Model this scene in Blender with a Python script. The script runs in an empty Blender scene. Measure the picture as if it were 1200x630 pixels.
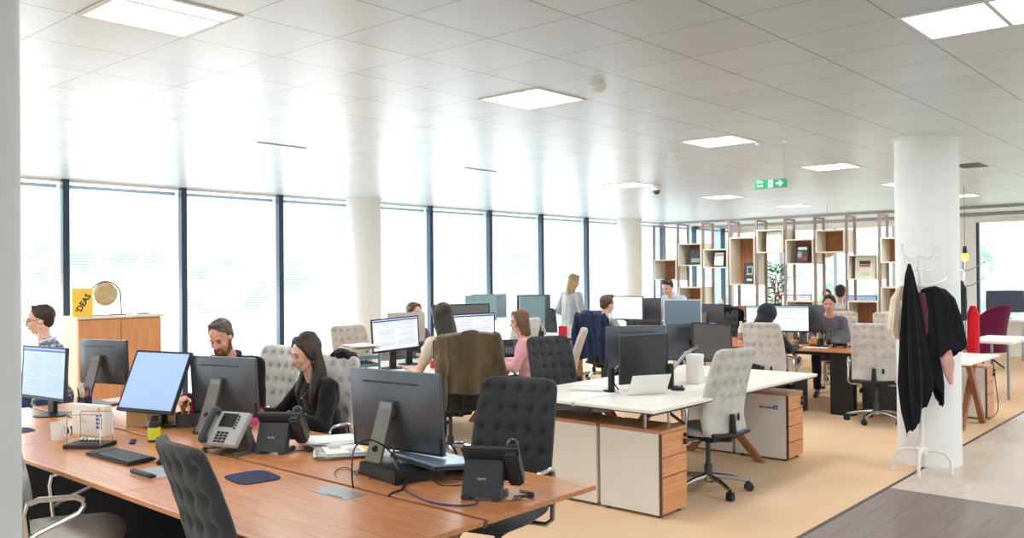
import bpy, bmesh, math, random
from mathutils import Matrix, Vector, noise
random.seed(7)
PI = math.pi
SC = bpy.context.scene
COL = SC.collection
def R(a): return math.radians(a)
def Rz(a): return Matrix.Rotation(a, 4, 'Z')
def Ry(a): return Matrix.Rotation(a, 4, 'Y')
def Rx(a): return Matrix.Rotation(a, 4, 'X')
def T(x, y=0, z=0):
    if not isinstance(x, (int, float)): x, y, z = x
    return Matrix.Translation((x, y, z))

# ------------------------------------------------------------ materials
def lin(v):
    v /= 255.0
    return v/12.92 if v <= .04045 else ((v+.055)/1.055)**2.4
def rgb(c): return (lin(c[0]), lin(c[1]), lin(c[2]), 1)
def newmat(name):
    m = bpy.data.materials.new(name); m.use_nodes = True
    nt = m.node_tree
    return m, nt, nt.nodes['Principled BSDF']
def mixc(nt, fac, a, b):
    n = nt.nodes.new('ShaderNodeMix'); n.data_type = 'RGBA'
    if isinstance(fac, (int, float)): n.inputs[0].default_value = fac
    else: nt.links.new(fac, n.inputs[0])
    for i, v in ((6, a), (7, b)):
        if isinstance(v, tuple): n.inputs[i].default_value = v
        else: nt.links.new(v, n.inputs[i])
    return n.outputs[2]
def ramp(nt, fac, p0, p1, c0=(0, 0, 0, 1), c1=(1, 1, 1, 1)):
    n = nt.nodes.new('ShaderNodeValToRGB'); nt.links.new(fac, n.inputs[0])
    e = n.color_ramp.elements
    e[0].position = p0; e[1].position = p1; e[0].color = c0; e[1].color = c1
    return n.outputs[0]
def noisetex(nt, scale, stretch=(1, 1, 1), detail=3, rough=.55, coord='Object'):
    tc = nt.nodes.new('ShaderNodeTexCoord'); mp = nt.nodes.new('ShaderNodeMapping')
    mp.inputs['Scale'].default_value = stretch
    nt.links.new(tc.outputs[coord], mp.inputs[0])
    n = nt.nodes.new('ShaderNodeTexNoise'); n.inputs['Scale'].default_value = scale
    n.inputs['Detail'].default_value = detail; n.inputs['Roughness'].default_value = rough
    nt.links.new(mp.outputs[0], n.inputs['Vector'])
    return n.outputs['Fac']
def bump(nt, p, h, strength, dist=.002):
    b = nt.nodes.new('ShaderNodeBump'); b.inputs['Strength'].default_value = strength
    b.inputs['Distance'].default_value = dist
    nt.links.new(h, b.inputs['Height']); nt.links.new(b.outputs[0], p.inputs['Normal'])
def M_(name, c, rough=.5, metal=0, var=.06, scale=8, stretch=(1, 1, 1), bp=0, bscale=200, emit=0, spec=.5, sheen=0):
    m, nt, p = newmat(name)
    a = rgb(c); b = rgb(tuple(max(0, v*(1-var)) for v in c))
    col = mixc(nt, ramp(nt, noisetex(nt, scale, stretch), .3, .7), b, a)
    nt.links.new(col, p.inputs['Base Color'])
    p.inputs['Roughness'].default_value = rough; p.inputs['Metallic'].default_value = metal
    p.inputs['Specular IOR Level'].default_value = spec
    if sheen: p.inputs['Sheen Weight'].default_value = sheen
    if emit:
        nt.links.new(col, p.inputs['Emission Color']); p.inputs['Emission Strength'].default_value = emit
    if bp: bump(nt, p, noisetex(nt, bscale), bp)
    return m
def wood(name, c, dark, axis=0, rough=.4, scale=3.0):
    m, nt, p = newmat(name)
    st = [18, 18, 18]; st[axis] = .9
    n1 = noisetex(nt, scale, tuple(st), 5, .6)
    st2 = [60, 60, 60]; st2[axis] = 2
    n2 = noisetex(nt, scale, tuple(st2), 2)
    col = mixc(nt, ramp(nt, n1, .35, .68), rgb(dark), rgb(c))
    col = mixc(nt, ramp(nt, n2, .45, .9), col, rgb(tuple(v*.85 for v in dark)))
    nt.links.new(col, p.inputs['Base Color']); p.inputs['Roughness'].default_value = rough
    return m
def fabric(name, c, var=.16, bp=.35):
    m, nt, p = newmat(name)
    n1 = noisetex(nt, 420, detail=2); n2 = noisetex(nt, 9)
    a = rgb(c); b = rgb(tuple(v*(1-var) for v in c))
    col = mixc(nt, ramp(nt, n1, .35, .65), b, a)
    col = mixc(nt, ramp(nt, n2, .3, .75), col, rgb(tuple(min(255, v*1.06) for v in c)))
    nt.links.new(col, p.inputs['Base Color']); p.inputs['Roughness'].default_value = .92
    p.inputs['Specular IOR Level'].default_value = .15; p.inputs['Sheen Weight'].default_value = .15
    bump(nt, p, n1, bp, .002)
    return m

MT = {}
MT['white'] = M_('painted white', (236, 234, 230), .5, var=.02)
MT['wallwhite'] = M_('matt wall white', (238, 237, 236), .7, var=.02)
MT['paperwhite'] = M_('paper white', (240, 240, 238), .8, var=.03)
MT['panelwhite'] = M_('warm white panel', (238, 232, 222), .5, var=.03, scale=2)
MT['whitetop'] = M_('white laminate top', (246, 241, 232), .35, var=.02, scale=2)
MT['edge'] = M_('dark edge banding', (92, 70, 58), .5)
MT['woodtop'] = wood('cherry desktop', (222, 154, 102), (198, 126, 78), 1, .3)
MT['woodtopx'] = wood('oak veneer along desk', (214, 156, 112), (194, 132, 90), 0, .35)
MT['drawer'] = wood('drawer veneer', (226, 162, 112), (206, 138, 90), 0, .45)
MT['cupboard'] = wood('cupboard veneer', (232, 168, 116), (214, 146, 98), 2, .45)
MT['legwood'] = wood('solid leg wood', (168, 110, 70), (134, 82, 50), 2, .45)
MT['shelfwood'] = wood('shelf back veneer', (196, 128, 84), (160, 98, 62), 2, .5)
MT['post'] = wood('shelf post wood', (176, 150, 144), (150, 124, 118), 2, .5)
MT['cream'] = M_('cream shelf board', (240, 234, 216), .55, var=.03)
MT['black'] = M_('black plastic', (22, 22, 24), .45, var=.2)
MT['blackg'] = M_('black gloss plastic', (16, 16, 18), .22, var=.1)
MT['dgrey'] = M_('dark grey plastic', (58, 60, 64), .45, var=.1)
MT['mgrey'] = M_('mid grey plastic', (112, 113, 112), .4, var=.06)
MT['lgrey'] = M_('light grey plastic', (176, 176, 172), .4, var=.05)
MT['monback'] = M_('monitor back grey', (86, 90, 98), .3, .35, var=.05)
MT['standgrey'] = M_('stand taupe grey', (120, 116, 110), .32, .4, var=.05)
MT['chrome'] = M_('polished aluminium', (205, 205, 205), .16, 1, var=.03)
MT['steel'] = M_('brushed steel', (160, 162, 165), .35, .9, var=.08)
MT['navy'] = M_('navy rubber', (28, 38, 78), .8, bp=.2)
MT['whitemetal'] = M_('white enamel', (235, 232, 228), .3, var=.02)
MT['offscreen'] = M_('dark screen', (30, 29, 30), .25, var=.04)
MT['glareScreen'] = M_('grey-blue idle screen', (104, 124, 142), .3, var=.05, emit=.15)
MT['tealScreen'] = M_('teal screen reflection', (128, 156, 160), .3, var=.05, emit=.12)  # switched-off screens: pale tone and glow paint the reflection on them
MT['blueScreen'] = M_('pale blue lit screen', (156, 182, 222), .3, var=.03, scale=2, emit=.35)
MT['dark fabric'] = fabric('charcoal chair wool', (66, 66, 68))
MT['blue fabric'] = fabric('slate chair wool', (84, 92, 98))
MT['light fabric'] = fabric('pale grey chair wool', (198, 194, 190), .1)
MT['pale fabric'] = fabric('off white chair wool', (214, 216, 216), .08)
MT['beige fabric'] = fabric('beige chair wool', (196, 184, 172), .1)
MT['purple fabric'] = fabric('aubergine chair wool', (104, 24, 66), .25)
MT['red'] = M_('red plastic', (214, 34, 48), .5)
MT['redcloth'] = fabric('red coat cloth', (216, 26, 44), .2)
MT['pink'] = M_('hot pink card', (240, 40, 140), .6)
MT['yellow'] = M_('yellow card', (250, 208, 84), .7, var=.03, emit=.12)  # faint glow paints the backlight on the yellow book; pens share it
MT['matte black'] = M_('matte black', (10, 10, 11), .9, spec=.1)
MT['yellowgreen'] = M_('lime label', (222, 226, 50), .6)
MT['card'] = M_('brown cardboard', (196, 160, 116), .85)
MT['blue'] = M_('blue plastic', (30, 60, 140), .5)
MT['green'] = M_('green sign plastic', (10, 140, 100), .5, emit=.25)
MT['leaf'] = M_('leaf green', (70, 130, 70), .6, var=.3)
MT['teal metal'] = M_('teal tray metal', (92, 128, 136), .5)
MT['brass'] = M_('brass gong', (224, 198, 150), .38, .3, var=.22, scale=14)
MT['glass'] = None
def skin(name, c):
    m, nt, p = newmat(name)
    n1 = noisetex(nt, 14); a = rgb(c); b = rgb((c[0]*.97, c[1]*.88, c[2]*.86))
    nt.links.new(mixc(nt, ramp(nt, n1, .35, .7), a, b), p.inputs['Base Color'])
    p.inputs['Roughness'].default_value = .5; p.inputs['Subsurface Weight'].default_value = .08
    p.inputs['Subsurface Radius'].default_value = (.02, .008, .004)
    return m
MT['skin'] = skin('warm skin', (234, 190, 168)); MT['skin2'] = skin('ruddy skin', (226, 168, 146)); MT['skin3'] = skin('tan skin', (214, 166, 140))
MT['lips'] = M_('lips', (190, 104, 98), .4); MT['eyewhite'] = M_('eye white', (196, 182, 174), .4); MT['iris'] = M_('iris', (46, 32, 26), .2)
def hairm(name, c):
    m, nt, p = newmat(name)
    n1 = noisetex(nt, 22, (9, 9, 1), 4)
    nt.links.new(mixc(nt, ramp(nt, n1, .3, .7), rgb(tuple(v*.55 for v in c)), rgb(c)), p.inputs['Base Color'])
    p.inputs['Roughness'].default_value = .45; bump(nt, p, n1, .7, .006)
    return m
MT['hair dark'] = hairm('dark brown hair', (58, 40, 32)); MT['hair brown'] = hairm('brown hair', (104, 72, 50)); MT['hair auburn'] = hairm('auburn hair', (140, 96, 66))
MT['hair blonde'] = hairm('blonde hair', (206, 172, 124)); MT['hair grey'] = hairm('greying hair', (112, 96, 86)); MT['beard'] = hairm('ginger beard', (140, 90, 62)); MT['hair black'] = hairm('black hair', (34, 28, 28))
for n, c in (('cloth black', (26, 26, 30)), ('cloth charcoal', (44, 46, 54)), ('cloth cream', (228, 208, 188)), ('cloth pink', (236, 178, 186)), ('cloth greyknit', (176, 176, 176)), ('cloth paleblue', (196, 206, 222)), ('cloth greyshirt', (158, 160, 172)), ('cloth navy', (32, 44, 74)), ('cloth denim', (62, 78, 108)), ('cloth plum', (98, 90, 100)), ('cloth white', (232, 232, 236)), ('cloth suede', (104, 84, 50)), ('cloth rose', (222, 170, 160)), ('cloth maroon', (96, 50, 62))):
    MT[n] = fabric(n, c, .12, .25)
def plaid():
    m, nt, p = newmat('blue plaid cloth')
    tc = nt.nodes.new('ShaderNodeTexCoord')
    outs = []
    for d, s in (('X', 9), ('Z', 9), ('Y', 9)):
        w = nt.nodes.new('ShaderNodeTexWave'); w.bands_direction = d; w.inputs['Scale'].default_value = s
        nt.links.new(tc.outputs['Object'], w.inputs[0]); outs.append(w.outputs['Fac'])
    def half(i, lo, hi):
        m_ = nt.nodes.new('ShaderNodeMath'); m_.operation = 'MULTIPLY'; m_.inputs[1].default_value = .62
        nt.links.new(ramp(nt, outs[i], lo, hi), m_.inputs[0]); return m_.outputs[0]
    a = mixc(nt, half(1, .42, .5), rgb((206, 212, 220)), rgb((36, 50, 76)))
    b = mixc(nt, half(2, .5, .58), a, rgb((36, 50, 76)))
    c = mixc(nt, half(0, .62, .7), b, rgb((58, 78, 112)))
    nt.links.new(c, p.inputs['Base Color']); p.inputs['Roughness'].default_value = .9
    return m
MT['plaid'] = plaid()
def suede():
    m, nt, p = newmat('olive brown suede')
    n1 = noisetex(nt, 6, (1, 1, .5), 6, .65)
    nt.links.new(mixc(nt, ramp(nt, n1, .3, .7), rgb((64, 51, 30)), rgb((108, 89, 58))), p.inputs['Base Color'])
    p.inputs['Roughness'].default_value = .95; p.inputs['Sheen Weight'].default_value = .4; bump(nt, p, noisetex(nt, 60), .3, .004)
    return m
MT['suede'] = suede()
def glassm():
    m = bpy.data.materials.new('window glass'); m.use_nodes = True; nt = m.node_tree; nt.nodes.clear()
    o = nt.nodes.new('ShaderNodeOutputMaterial'); mx = nt.nodes.new('ShaderNodeMixShader')
    t = nt.nodes.new('ShaderNodeBsdfTransparent'); g = nt.nodes.new('ShaderNodeBsdfGlossy')
    t.inputs[0].default_value = (.96, .985, .98, 1); g.inputs['Roughness'].default_value = .02
    lw = nt.nodes.new('ShaderNodeFresnel'); lw.inputs[0].default_value = 1.2
    nt.links.new(lw.outputs[0], mx.inputs[0]); nt.links.new(t.outputs[0], mx.inputs[1]); nt.links.new(g.outputs[0], mx.inputs[2])
    nt.links.new(mx.outputs[0], o.inputs[0])
    return m
MT['glass'] = glassm()
def blindm():
    m = bpy.data.materials.new('blind slat'); m.use_nodes = True; nt = m.node_tree; nt.nodes.clear()
    o = nt.nodes.new('ShaderNodeOutputMaterial'); mx = nt.nodes.new('ShaderNodeMixShader'); mx.inputs[0].default_value = .6
    t = nt.nodes.new('ShaderNodeBsdfTranslucent'); g = nt.nodes.new('ShaderNodeBsdfDiffuse')
    n = noisetex(nt, 3)
    c = mixc(nt, n, (.40, .45, .48, 1), (.48, .52, .54, 1))
    nt.links.new(c, t.inputs[0]); nt.links.new(c, g.inputs[0])
    nt.links.new(g.outputs[0], mx.inputs[1]); nt.links.new(t.outputs[0], mx.inputs[2]); nt.links.new(mx.outputs[0], o.inputs[0])
    return m
MT['blind'] = blindm()
def emitm(name, c, s):
    m, nt, p = newmat(name)
    n = noisetex(nt, 3)
    col = mixc(nt, n, rgb(c), rgb(tuple(v*.98 for v in c)))
    nt.links.new(col, p.inputs['Emission Color']); nt.links.new(col, p.inputs['Base Color']); p.inputs['Emission Strength'].default_value = s
    return m
MT['lamp'] = emitm('luminaire diffuser', (255, 252, 246), 3.0)
MT['bulb'] = emitm('amber bulb', (255, 190, 60), 1.2)

# ------------------------------------------------------------ mesh building
class MB:
    def __init__(s, M=None): s.bm = bmesh.new(); s.M = M or Matrix()
    def _add(s, pts, faces, M=None):
        X = s.M @ M if M is not None else s.M
        vs = [s.bm.verts.new(X @ Vector(p)) for p in pts]
        for f in faces:
            try: s.bm.faces.new([vs[i] for i in f])
            except ValueError: pass
        return vs
    def box(s, c, d, M=None):
        x, y, z = c; a, b, e = d[0]/2, d[1]/2, d[2]/2
        p = [(x+i*a, y+j*b, z+k*e) for i in (-1, 1) for j in (-1, 1) for k in (-1, 1)]
        s._add(p, [(0, 1, 3, 2), (4, 6, 7, 5), (0, 4, 5, 1), (2, 3, 7, 6), (0, 2, 6, 4), (1, 5, 7, 3)], M); return s
    def bb(s, x0, x1, y0, y1, z0, z1, M=None):
        return s.box(((x0+x1)/2, (y0+y1)/2, (z0+z1)/2), (x1-x0, y1-y0, z1-z0), M)
    def quad(s, *p, M=None): s._add(p, [tuple(range(len(p)))], M); return s
    def prism(s, poly, z0, z1, M=None):
        n = len(poly)
        p = [(x, y, z0) for x, y in poly]+[(x, y, z1) for x, y in poly]
        f = [tuple(range(n))[::-1], tuple(range(n, 2*n))]+[(i, (i+1) % n, n+(i+1) % n, n+i) for i in range(n)]
        s._add(p, f, M); return s
    def cone(s, p1, p2, r1, r2=None, seg=14, M=None):
        r2 = r1 if r2 is None else r2
        p1 = Vector(p1); p2 = Vector(p2); d = (p2-p1)
        q = d.to_track_quat('Z', 'Y').to_matrix()
        p = []
        for c, r in ((p1, r1), (p2, r2)):
            for i in range(seg):
                a = 2*PI*i/seg; p.append(c+q@Vector((r*math.cos(a), r*math.sin(a), 0)))
        f = [tuple(range(seg))[::-1], tuple(range(seg, 2*seg))]+[(i, (i+1) % seg, seg+(i+1) % seg, seg+i) for i in range(seg)]
        s._add(p, f, M); return s
    def tube(s, path, r, seg=8, closed=False, M=None):
        path = [Vector(p) for p in path]; n = len(path); pts = []; up = None
        for i, p in enumerate(path):
            if closed: d = path[(i+1) % n]-path[i-1]
            else: d = path[min(i+1, n-1)]-path[max(i-1, 0)]
            d.normalize()
            if up is None: up = Vector((0, 0, 1)) if abs(d.z) < .9 else Vector((1, 0, 0))
            side = d.cross(up)
            if side.length < 1e-4: side = d.orthogonal()
            side.normalize(); up = side.cross(d).normalized()
            rr = r[i] if isinstance(r, (list, tuple)) else r
            for k in range(seg):
                a = 2*PI*k/seg; pts.append(p+side*rr*math.cos(a)+up*rr*math.sin(a))
        f = []
        for i in range(n if closed else n-1):
            j = (i+1) % n
            for k in range(seg):
                l = (k+1) % seg; f.append((i*seg+k, i*seg+l, j*seg+l, j*seg+k))
        if not closed: f += [tuple(range(seg))[::-1], tuple(range((n-1)*seg, n*seg))]
        s._add(pts, f, M); return s
    def lathe(s, prof, c=(0, 0, 0), seg=20, M=None):
        pts = []; n = len(prof)
        for r, z in prof:
            for k in range(seg):
                a = 2*PI*k/seg; pts.append((c[0]+r*math.cos(a), c[1]+r*math.sin(a), c[2]+z))
        f = [(i*seg+k, i*seg+(k+1) % seg, (i+1)*seg+(k+1) % seg, (i+1)*seg+k) for i in range(n-1) for k in range(seg)]
        f += [tuple(range(seg))[::-1], tuple(range((n-1)*seg, n*seg))]
        s._add(pts, f, M); return s
    def sph(s, c, r, M=None, sub=2, rot=None):
        if isinstance(r, (int, float)): r = (r, r, r)
        X = s.M @ M if M is not None else s.M
        X = X @ T(c) @ (rot or Matrix()) @ Matrix.Diagonal((r[0], r[1], r[2], 1))
        bmesh.ops.create_icosphere(s.bm, subdivisions=sub, radius=1, matrix=X); return s
    def grid(s, fn, nu, nv, closed_u=False, M=None, two=0):
        pts = [fn(i/nu, j/nv) for j in range(nv+1) for i in range(nu+(0 if closed_u else 1))]
        w = nu if closed_u else nu+1
        f = [(j*w+i, j*w+(i+1) % w, (j+1)*w+(i+1) % w, (j+1)*w+i) for j in range(nv) for i in range(nu)]
        s._add(pts, f, M); return s
    def build(s, name, mat, parent=None, smooth=False, bevel=0, seg=2, solid=0):
        bm = s.bm
        if bevel:
            bmesh.ops.recalc_face_normals(bm, faces=bm.faces)
            es = [e for e in bm.edges if len(e.link_faces) == 2 and e.calc_face_angle(0) > .5]
            bmesh.ops.bevel(bm, geom=es, offset=bevel, segments=seg, affect='EDGES', clamp_overlap=True)
        bmesh.ops.recalc_face_normals(bm, faces=bm.faces)
        me = bpy.data.meshes.new(name); bm.to_mesh(me); bm.free()
        if isinstance(mat, str): mat = MT[mat]
        me.materials.append(mat)
        if smooth or bevel:
            me.polygons.foreach_set('use_smooth', [True]*len(me.polygons))
            try: me.set_sharp_from_angle(angle=R(38))
            except Exception: pass
        o = bpy.data.objects.new(name, me); COL.objects.link(o)
        if parent: o.parent = parent
        if solid:
            md = o.modifiers.new('thick', 'SOLIDIFY'); md.thickness = solid; md.offset = 0
        return o
def tag(o, label=None, cat=None, group=None, kind=None):
    if label: o['label'] = label
    if cat: o['category'] = cat
    if group: o['group'] = group
    if kind: o['kind'] = kind
    return o
def thing(name, label, cat, loc=(0, 0, 0), rz=0, group=None):
    o = bpy.data.objects.new(name, None); COL.objects.link(o); o.empty_display_size = .1
    o.location = loc; o.rotation_euler = (0, 0, rz)
    return tag(o, label, cat, group)
def struct(o, ): o['kind'] = 'structure'; return o
def setm(o, loc, rz=0): o.location = loc; o.rotation_euler = (0, 0, rz); return o
KIDS = {}
def dup(root, loc, rz, label, group=None):
    def rec(o, parent):
        c = o.copy(); COL.objects.link(c)
        if parent: c.parent = parent
        for ch in list(o.children): rec(ch, c)
        return c
    r = rec(root, None); r.location = loc; r.rotation_euler = (0, 0, rz); r['label'] = label
    if group: r['group'] = group
    return r
def text(name, s, size, M, mat, parent, extrude=.0005, align='CENTER', font_shear=0, bold=0):
    cu = bpy.data.curves.new('txt', 'FONT'); cu.body = s; cu.size = size; cu.extrude = extrude
    cu.align_x = align; cu.align_y = 'CENTER'; cu.offset = bold
    o = bpy.data.objects.new('txt', cu); COL.objects.link(o)
    dg = bpy.context.evaluated_depsgraph_get(); dg.update()
    me = bpy.data.meshes.new_from_object(o.evaluated_get(dg)); bpy.data.objects.remove(o)
    me.transform(M); me.materials.clear(); me.materials.append(MT[mat] if isinstance(mat, str) else mat)
    r = bpy.data.objects.new(name, me); COL.objects.link(r)
    if parent: r.parent = parent
    return r
# vertical-plane text frames: text facing +X, seen with +Y to the LEFT (viewer looks along -X)
FACE_PX = Matrix(((0, 0, 1, 0), (1, 0, 0, 0), (0, 1, 0, 0), (0, 0, 0, 1)))       # faces +X, reads along +Y
FACE_NX = Matrix(((0, 0, -1, 0), (-1, 0, 0, 0), (0, 1, 0, 0), (0, 0, 0, 1)))     # faces -X, reads along -Y
FACE_NY = Matrix(((1, 0, 0, 0), (0, 0, -1, 0), (0, 1, 0, 0), (0, 0, 0, 1)))      # faces -Y, reads along +X
# union of soft volumes -> one continuous surface
def blob(name, mat, parent, shapes, voxel=.01, smooth=4, noise_amp=0, noise_scale=8, M=None):
    b = MB(M)
    for sh in shapes:
        if sh[0] == 'c':
            _, p1, r1, p2, r2 = sh
            b.sph(p1, r1, sub=3 if r1 > .02 else 2); b.sph(p2, r2, sub=3 if r2 > .02 else 2)
            b.cone(p1, p2, r1, r2, 20)
        elif sh[0] == 'e':
            b.sph(sh[1], sh[2], sub=3, rot=sh[3] if len(sh) > 3 else None)
        elif sh[0] == 'b':
            b.box(sh[1], sh[2], sh[3] if len(sh) > 3 else None)
    bmesh.ops.recalc_face_normals(b.bm, faces=b.bm.faces)
    me = bpy.data.meshes.new('tmp'); b.bm.to_mesh(me); b.bm.free()
    o = bpy.data.objects.new('tmp', me); COL.objects.link(o)
    md = o.modifiers.new('r', 'REMESH'); md.mode = 'VOXEL'; md.voxel_size = voxel
    dg = bpy.context.evaluated_depsgraph_get(); dg.update()
    m2 = bpy.data.meshes.new_from_object(o.evaluated_get(dg)); bpy.data.objects.remove(o)
    bm = bmesh.new(); bm.from_mesh(m2)
    for _ in range(smooth): bmesh.ops.smooth_vert(bm, verts=bm.verts, factor=.5, use_axis_x=True, use_axis_y=True, use_axis_z=True)
    if noise_amp:
        bm.normal_update()
        for v in bm.verts:
            c = v.co*noise_scale
            v.co += v.normal*noise_amp*(noise.noise(Vector((c.x, c.y, c.z*.6)))*1.0+.5*noise.noise(Vector((c.x*2.3+5, c.y*2.3, c.z*1.3))))
    bm.to_mesh(m2); bm.free()
    m2.name = name; m2.materials.clear(); m2.materials.append(MT[mat] if isinstance(mat, str) else mat)
    m2.polygons.foreach_set('use_smooth', [True]*len(m2.polygons))
    r = bpy.data.objects.new(name, m2); COL.objects.link(r)
    if parent: r.parent = parent
    return r
# lofted cloth: sections (cx,cy,cz,rx,ry) with folds that deepen downwards
def loft(name, mat, parent, secs, folds=6, amp=.25, seg=64, rows=40, ph=0, M=None, jag=0):
    b = MB(M); n = len(secs)-1
    def fn(u, v):
        t = v*n; i = min(int(t), n-1); f = t-i; f = f*f*(3-2*f)
        s = [secs[i][k]*(1-f)+secs[i+1][k]*f for k in range(5)]
        a = 2*PI*u; q = folds*.42
        nz = noise.noise(Vector((math.cos(a)*q+ph, math.sin(a)*q, v*1.3+ph)))+.5*noise.noise(Vector((math.cos(a)*q*2.2, math.sin(a)*q*2.2+ph, v*2.2)))
        k = 1+amp*v**.5*(1.3*nz+.22*math.sin(folds*a+ph+1.2*v))
        z = s[2]
        if jag and v > .4: z += jag*((v-.4)/.6)**1.5*(math.sin(a+ph)+.5*noise.noise(Vector((math.cos(a)*2, math.sin(a)*2, ph))))
        return (s[0]+s[3]*k*math.cos(a), s[1]+s[4]*k*math.sin(a), z)
    b.grid(fn, seg, rows, True)
    s0, s1 = secs[0], secs[-1]
    return b.build(name, mat, parent, smooth=True)
# ============================================================ THE ROOM
HC = 2.747
def floor_mat(kind):
    m, nt, p = newmat(kind)
    if kind == 'carpet beige':
        n1 = noisetex(nt, 260, detail=2); n2 = noisetex(nt, 1.2)
        c = mixc(nt, ramp(nt, n1, .3, .7), rgb((222, 188, 152)), rgb((237, 207, 173)))
        c = mixc(nt, ramp(nt, n2, .35, .75), c, rgb((230, 194, 156)))
        nt.links.new(c, p.inputs['Base Color']); p.inputs['Roughness'].default_value = .95; p.inputs['Specular IOR Level'].default_value = .1
        bump(nt, p, n1, .4, .003)
    elif kind == 'pale vinyl':
        n1 = noisetex(nt, 4, (1, 6, 1), 4)
        c = mixc(nt, ramp(nt, n1, .3, .7), rgb((196, 180, 164)), rgb((212, 198, 184)))
        nt.links.new(c, p.inputs['Base Color']); p.inputs['Roughness'].default_value = .32
    else:
        tc = nt.nodes.new('ShaderNodeTexCoord'); br = nt.nodes.new('ShaderNodeTexBrick')
        br.inputs['Scale'].default_value = 1; br.inputs['Brick Width'].default_value = 1.3; br.inputs['Row Height'].default_value = .16
        br.inputs['Mortar Size'].default_value = .003; br.offset = .37
        br.inputs['Color1'].default_value = rgb((104, 92, 88)); br.inputs['Color2'].default_value = rgb((124, 110, 104)); br.inputs['Mortar'].default_value = rgb((70, 62, 60))
        nt.links.new(tc.outputs['Object'], br.inputs['Vector'])
        c = mixc(nt, ramp(nt, noisetex(nt, 3, (1, 14, 1), 5), .35, .75), br.outputs['Color'], rgb((138, 122, 116)))
        nt.links.new(c, p.inputs['Base Color']); p.inputs['Roughness'].default_value = .38
    return m
Y_C = 2.22
b = MB(); b.bb(-4, 20, Y_C, 10.6, -.2, 0); struct(b.build('floor', floor_mat('carpet beige')))
b = MB(); b.bb(6.74, 20, -5, Y_C-.012, -.2, .001); struct(b.build('floor', floor_mat('pale vinyl')))
b = MB(); b.bb(-4, 6.73, -5, Y_C-.012, -.2, .001); struct(b.build('floor', floor_mat('plank floor')))
b = MB(); b.bb(-4, 20, Y_C-.013, Y_C+.012, -.1, .004); struct(b.build('trim_1', M_('dark transition strip', (74, 62, 54), .5)))
b = MB(); b.bb(6.728, 6.742, -5, Y_C-.013, -.1, .003); struct(b.build('trim_2', M_('steel strip', (170, 160, 150), .4)))
# ceiling of metal tiles
def ceil_mat():
    m, nt, p = newmat('metal ceiling tile')
    tc = nt.nodes.new('ShaderNodeTexCoord'); sp = nt.nodes.new('ShaderNodeSeparateXYZ')
    nt.links.new(tc.outputs['Object'], sp.inputs[0])
    def line(ax, off, per, w):
        a = nt.nodes.new('ShaderNodeMath'); a.operation = 'SUBTRACT'; nt.links.new(sp.outputs[ax], a.inputs[0]); a.inputs[1].default_value = off
        d = nt.nodes.new('ShaderNodeMath'); d.operation = 'DIVIDE'; nt.links.new(a.outputs[0], d.inputs[0]); d.inputs[1].default_value = per
        f = nt.nodes.new('ShaderNodeMath'); f.operation = 'FRACT'; nt.links.new(d.outputs[0], f.inputs[0])
        g = nt.nodes.new('ShaderNodeMath'); g.operation = 'LESS_THAN'; nt.links.new(f.outputs[0], g.inputs[0]); g.inputs[1].default_value = w/per
        fl = nt.nodes.new('ShaderNodeMath'); fl.operation = 'FLOOR'; nt.links.new(d.outputs[0], fl.inputs[0])
        return g.outputs[0], fl.outputs[0]
    l1, f1 = line(0, 1.539-.003, .4958, .006); l2, f2 = line(1, 2.819-.004, .5146, .008)
    mx = nt.nodes.new('ShaderNodeMath'); mx.operation = 'MAXIMUM'; nt.links.new(l1, mx.inputs[0]); nt.links.new(l2, mx.inputs[1])
    cb = nt.nodes.new('ShaderNodeCombineXYZ'); nt.links.new(f1, cb.inputs[0]); nt.links.new(f2, cb.inputs[1])
    wn = nt.nodes.new('ShaderNodeTexWhiteNoise'); nt.links.new(cb.outputs[0], wn.inputs[0])
    base = mixc(nt, wn.outputs[0], rgb((208, 217, 224)), rgb((217, 225, 231)))
    c = mixc(nt, mx.outputs[0], base, rgb((138, 142, 144)))
    nt.links.new(c, p.inputs['Base Color']); p.inputs['Roughness'].default_value = .32; p.inputs['Specular IOR Level'].default_value = .55
    # each pan is very slightly dished so reflections break at the joints
    nz = nt.nodes.new('ShaderNodeMath'); nz.operation = 'SUBTRACT'; nz.inputs[0].default_value = 1; nt.links.new(mx.outputs[0], nz.inputs[1])
    bump(nt, p, nz.outputs[0], .3, .002)
    return m
b = MB(); b.bb(-4, 16.8, -5, 10.6, HC, HC+.2); struct(b.build('ceiling', ceil_mat()))
b = MB(); b.bb(16.95, 20, -5, 10.6, HC-.02, HC+.2); struct(b.build('ceiling', 'white'))
b = MB(); b.bb(16.8, 16.95, -5, 10.6, HC+.1, HC+.2); struct(b.build('trim_3', 'dgrey'))
b = MB(); b.bb(16.6, 16.66, -5, 10.3, HC-.05, HC); b.bb(18.2, 18.26, -5, 10.3, HC-.09, HC-.02); struct(b.build('trim_4', 'steel'))
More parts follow.
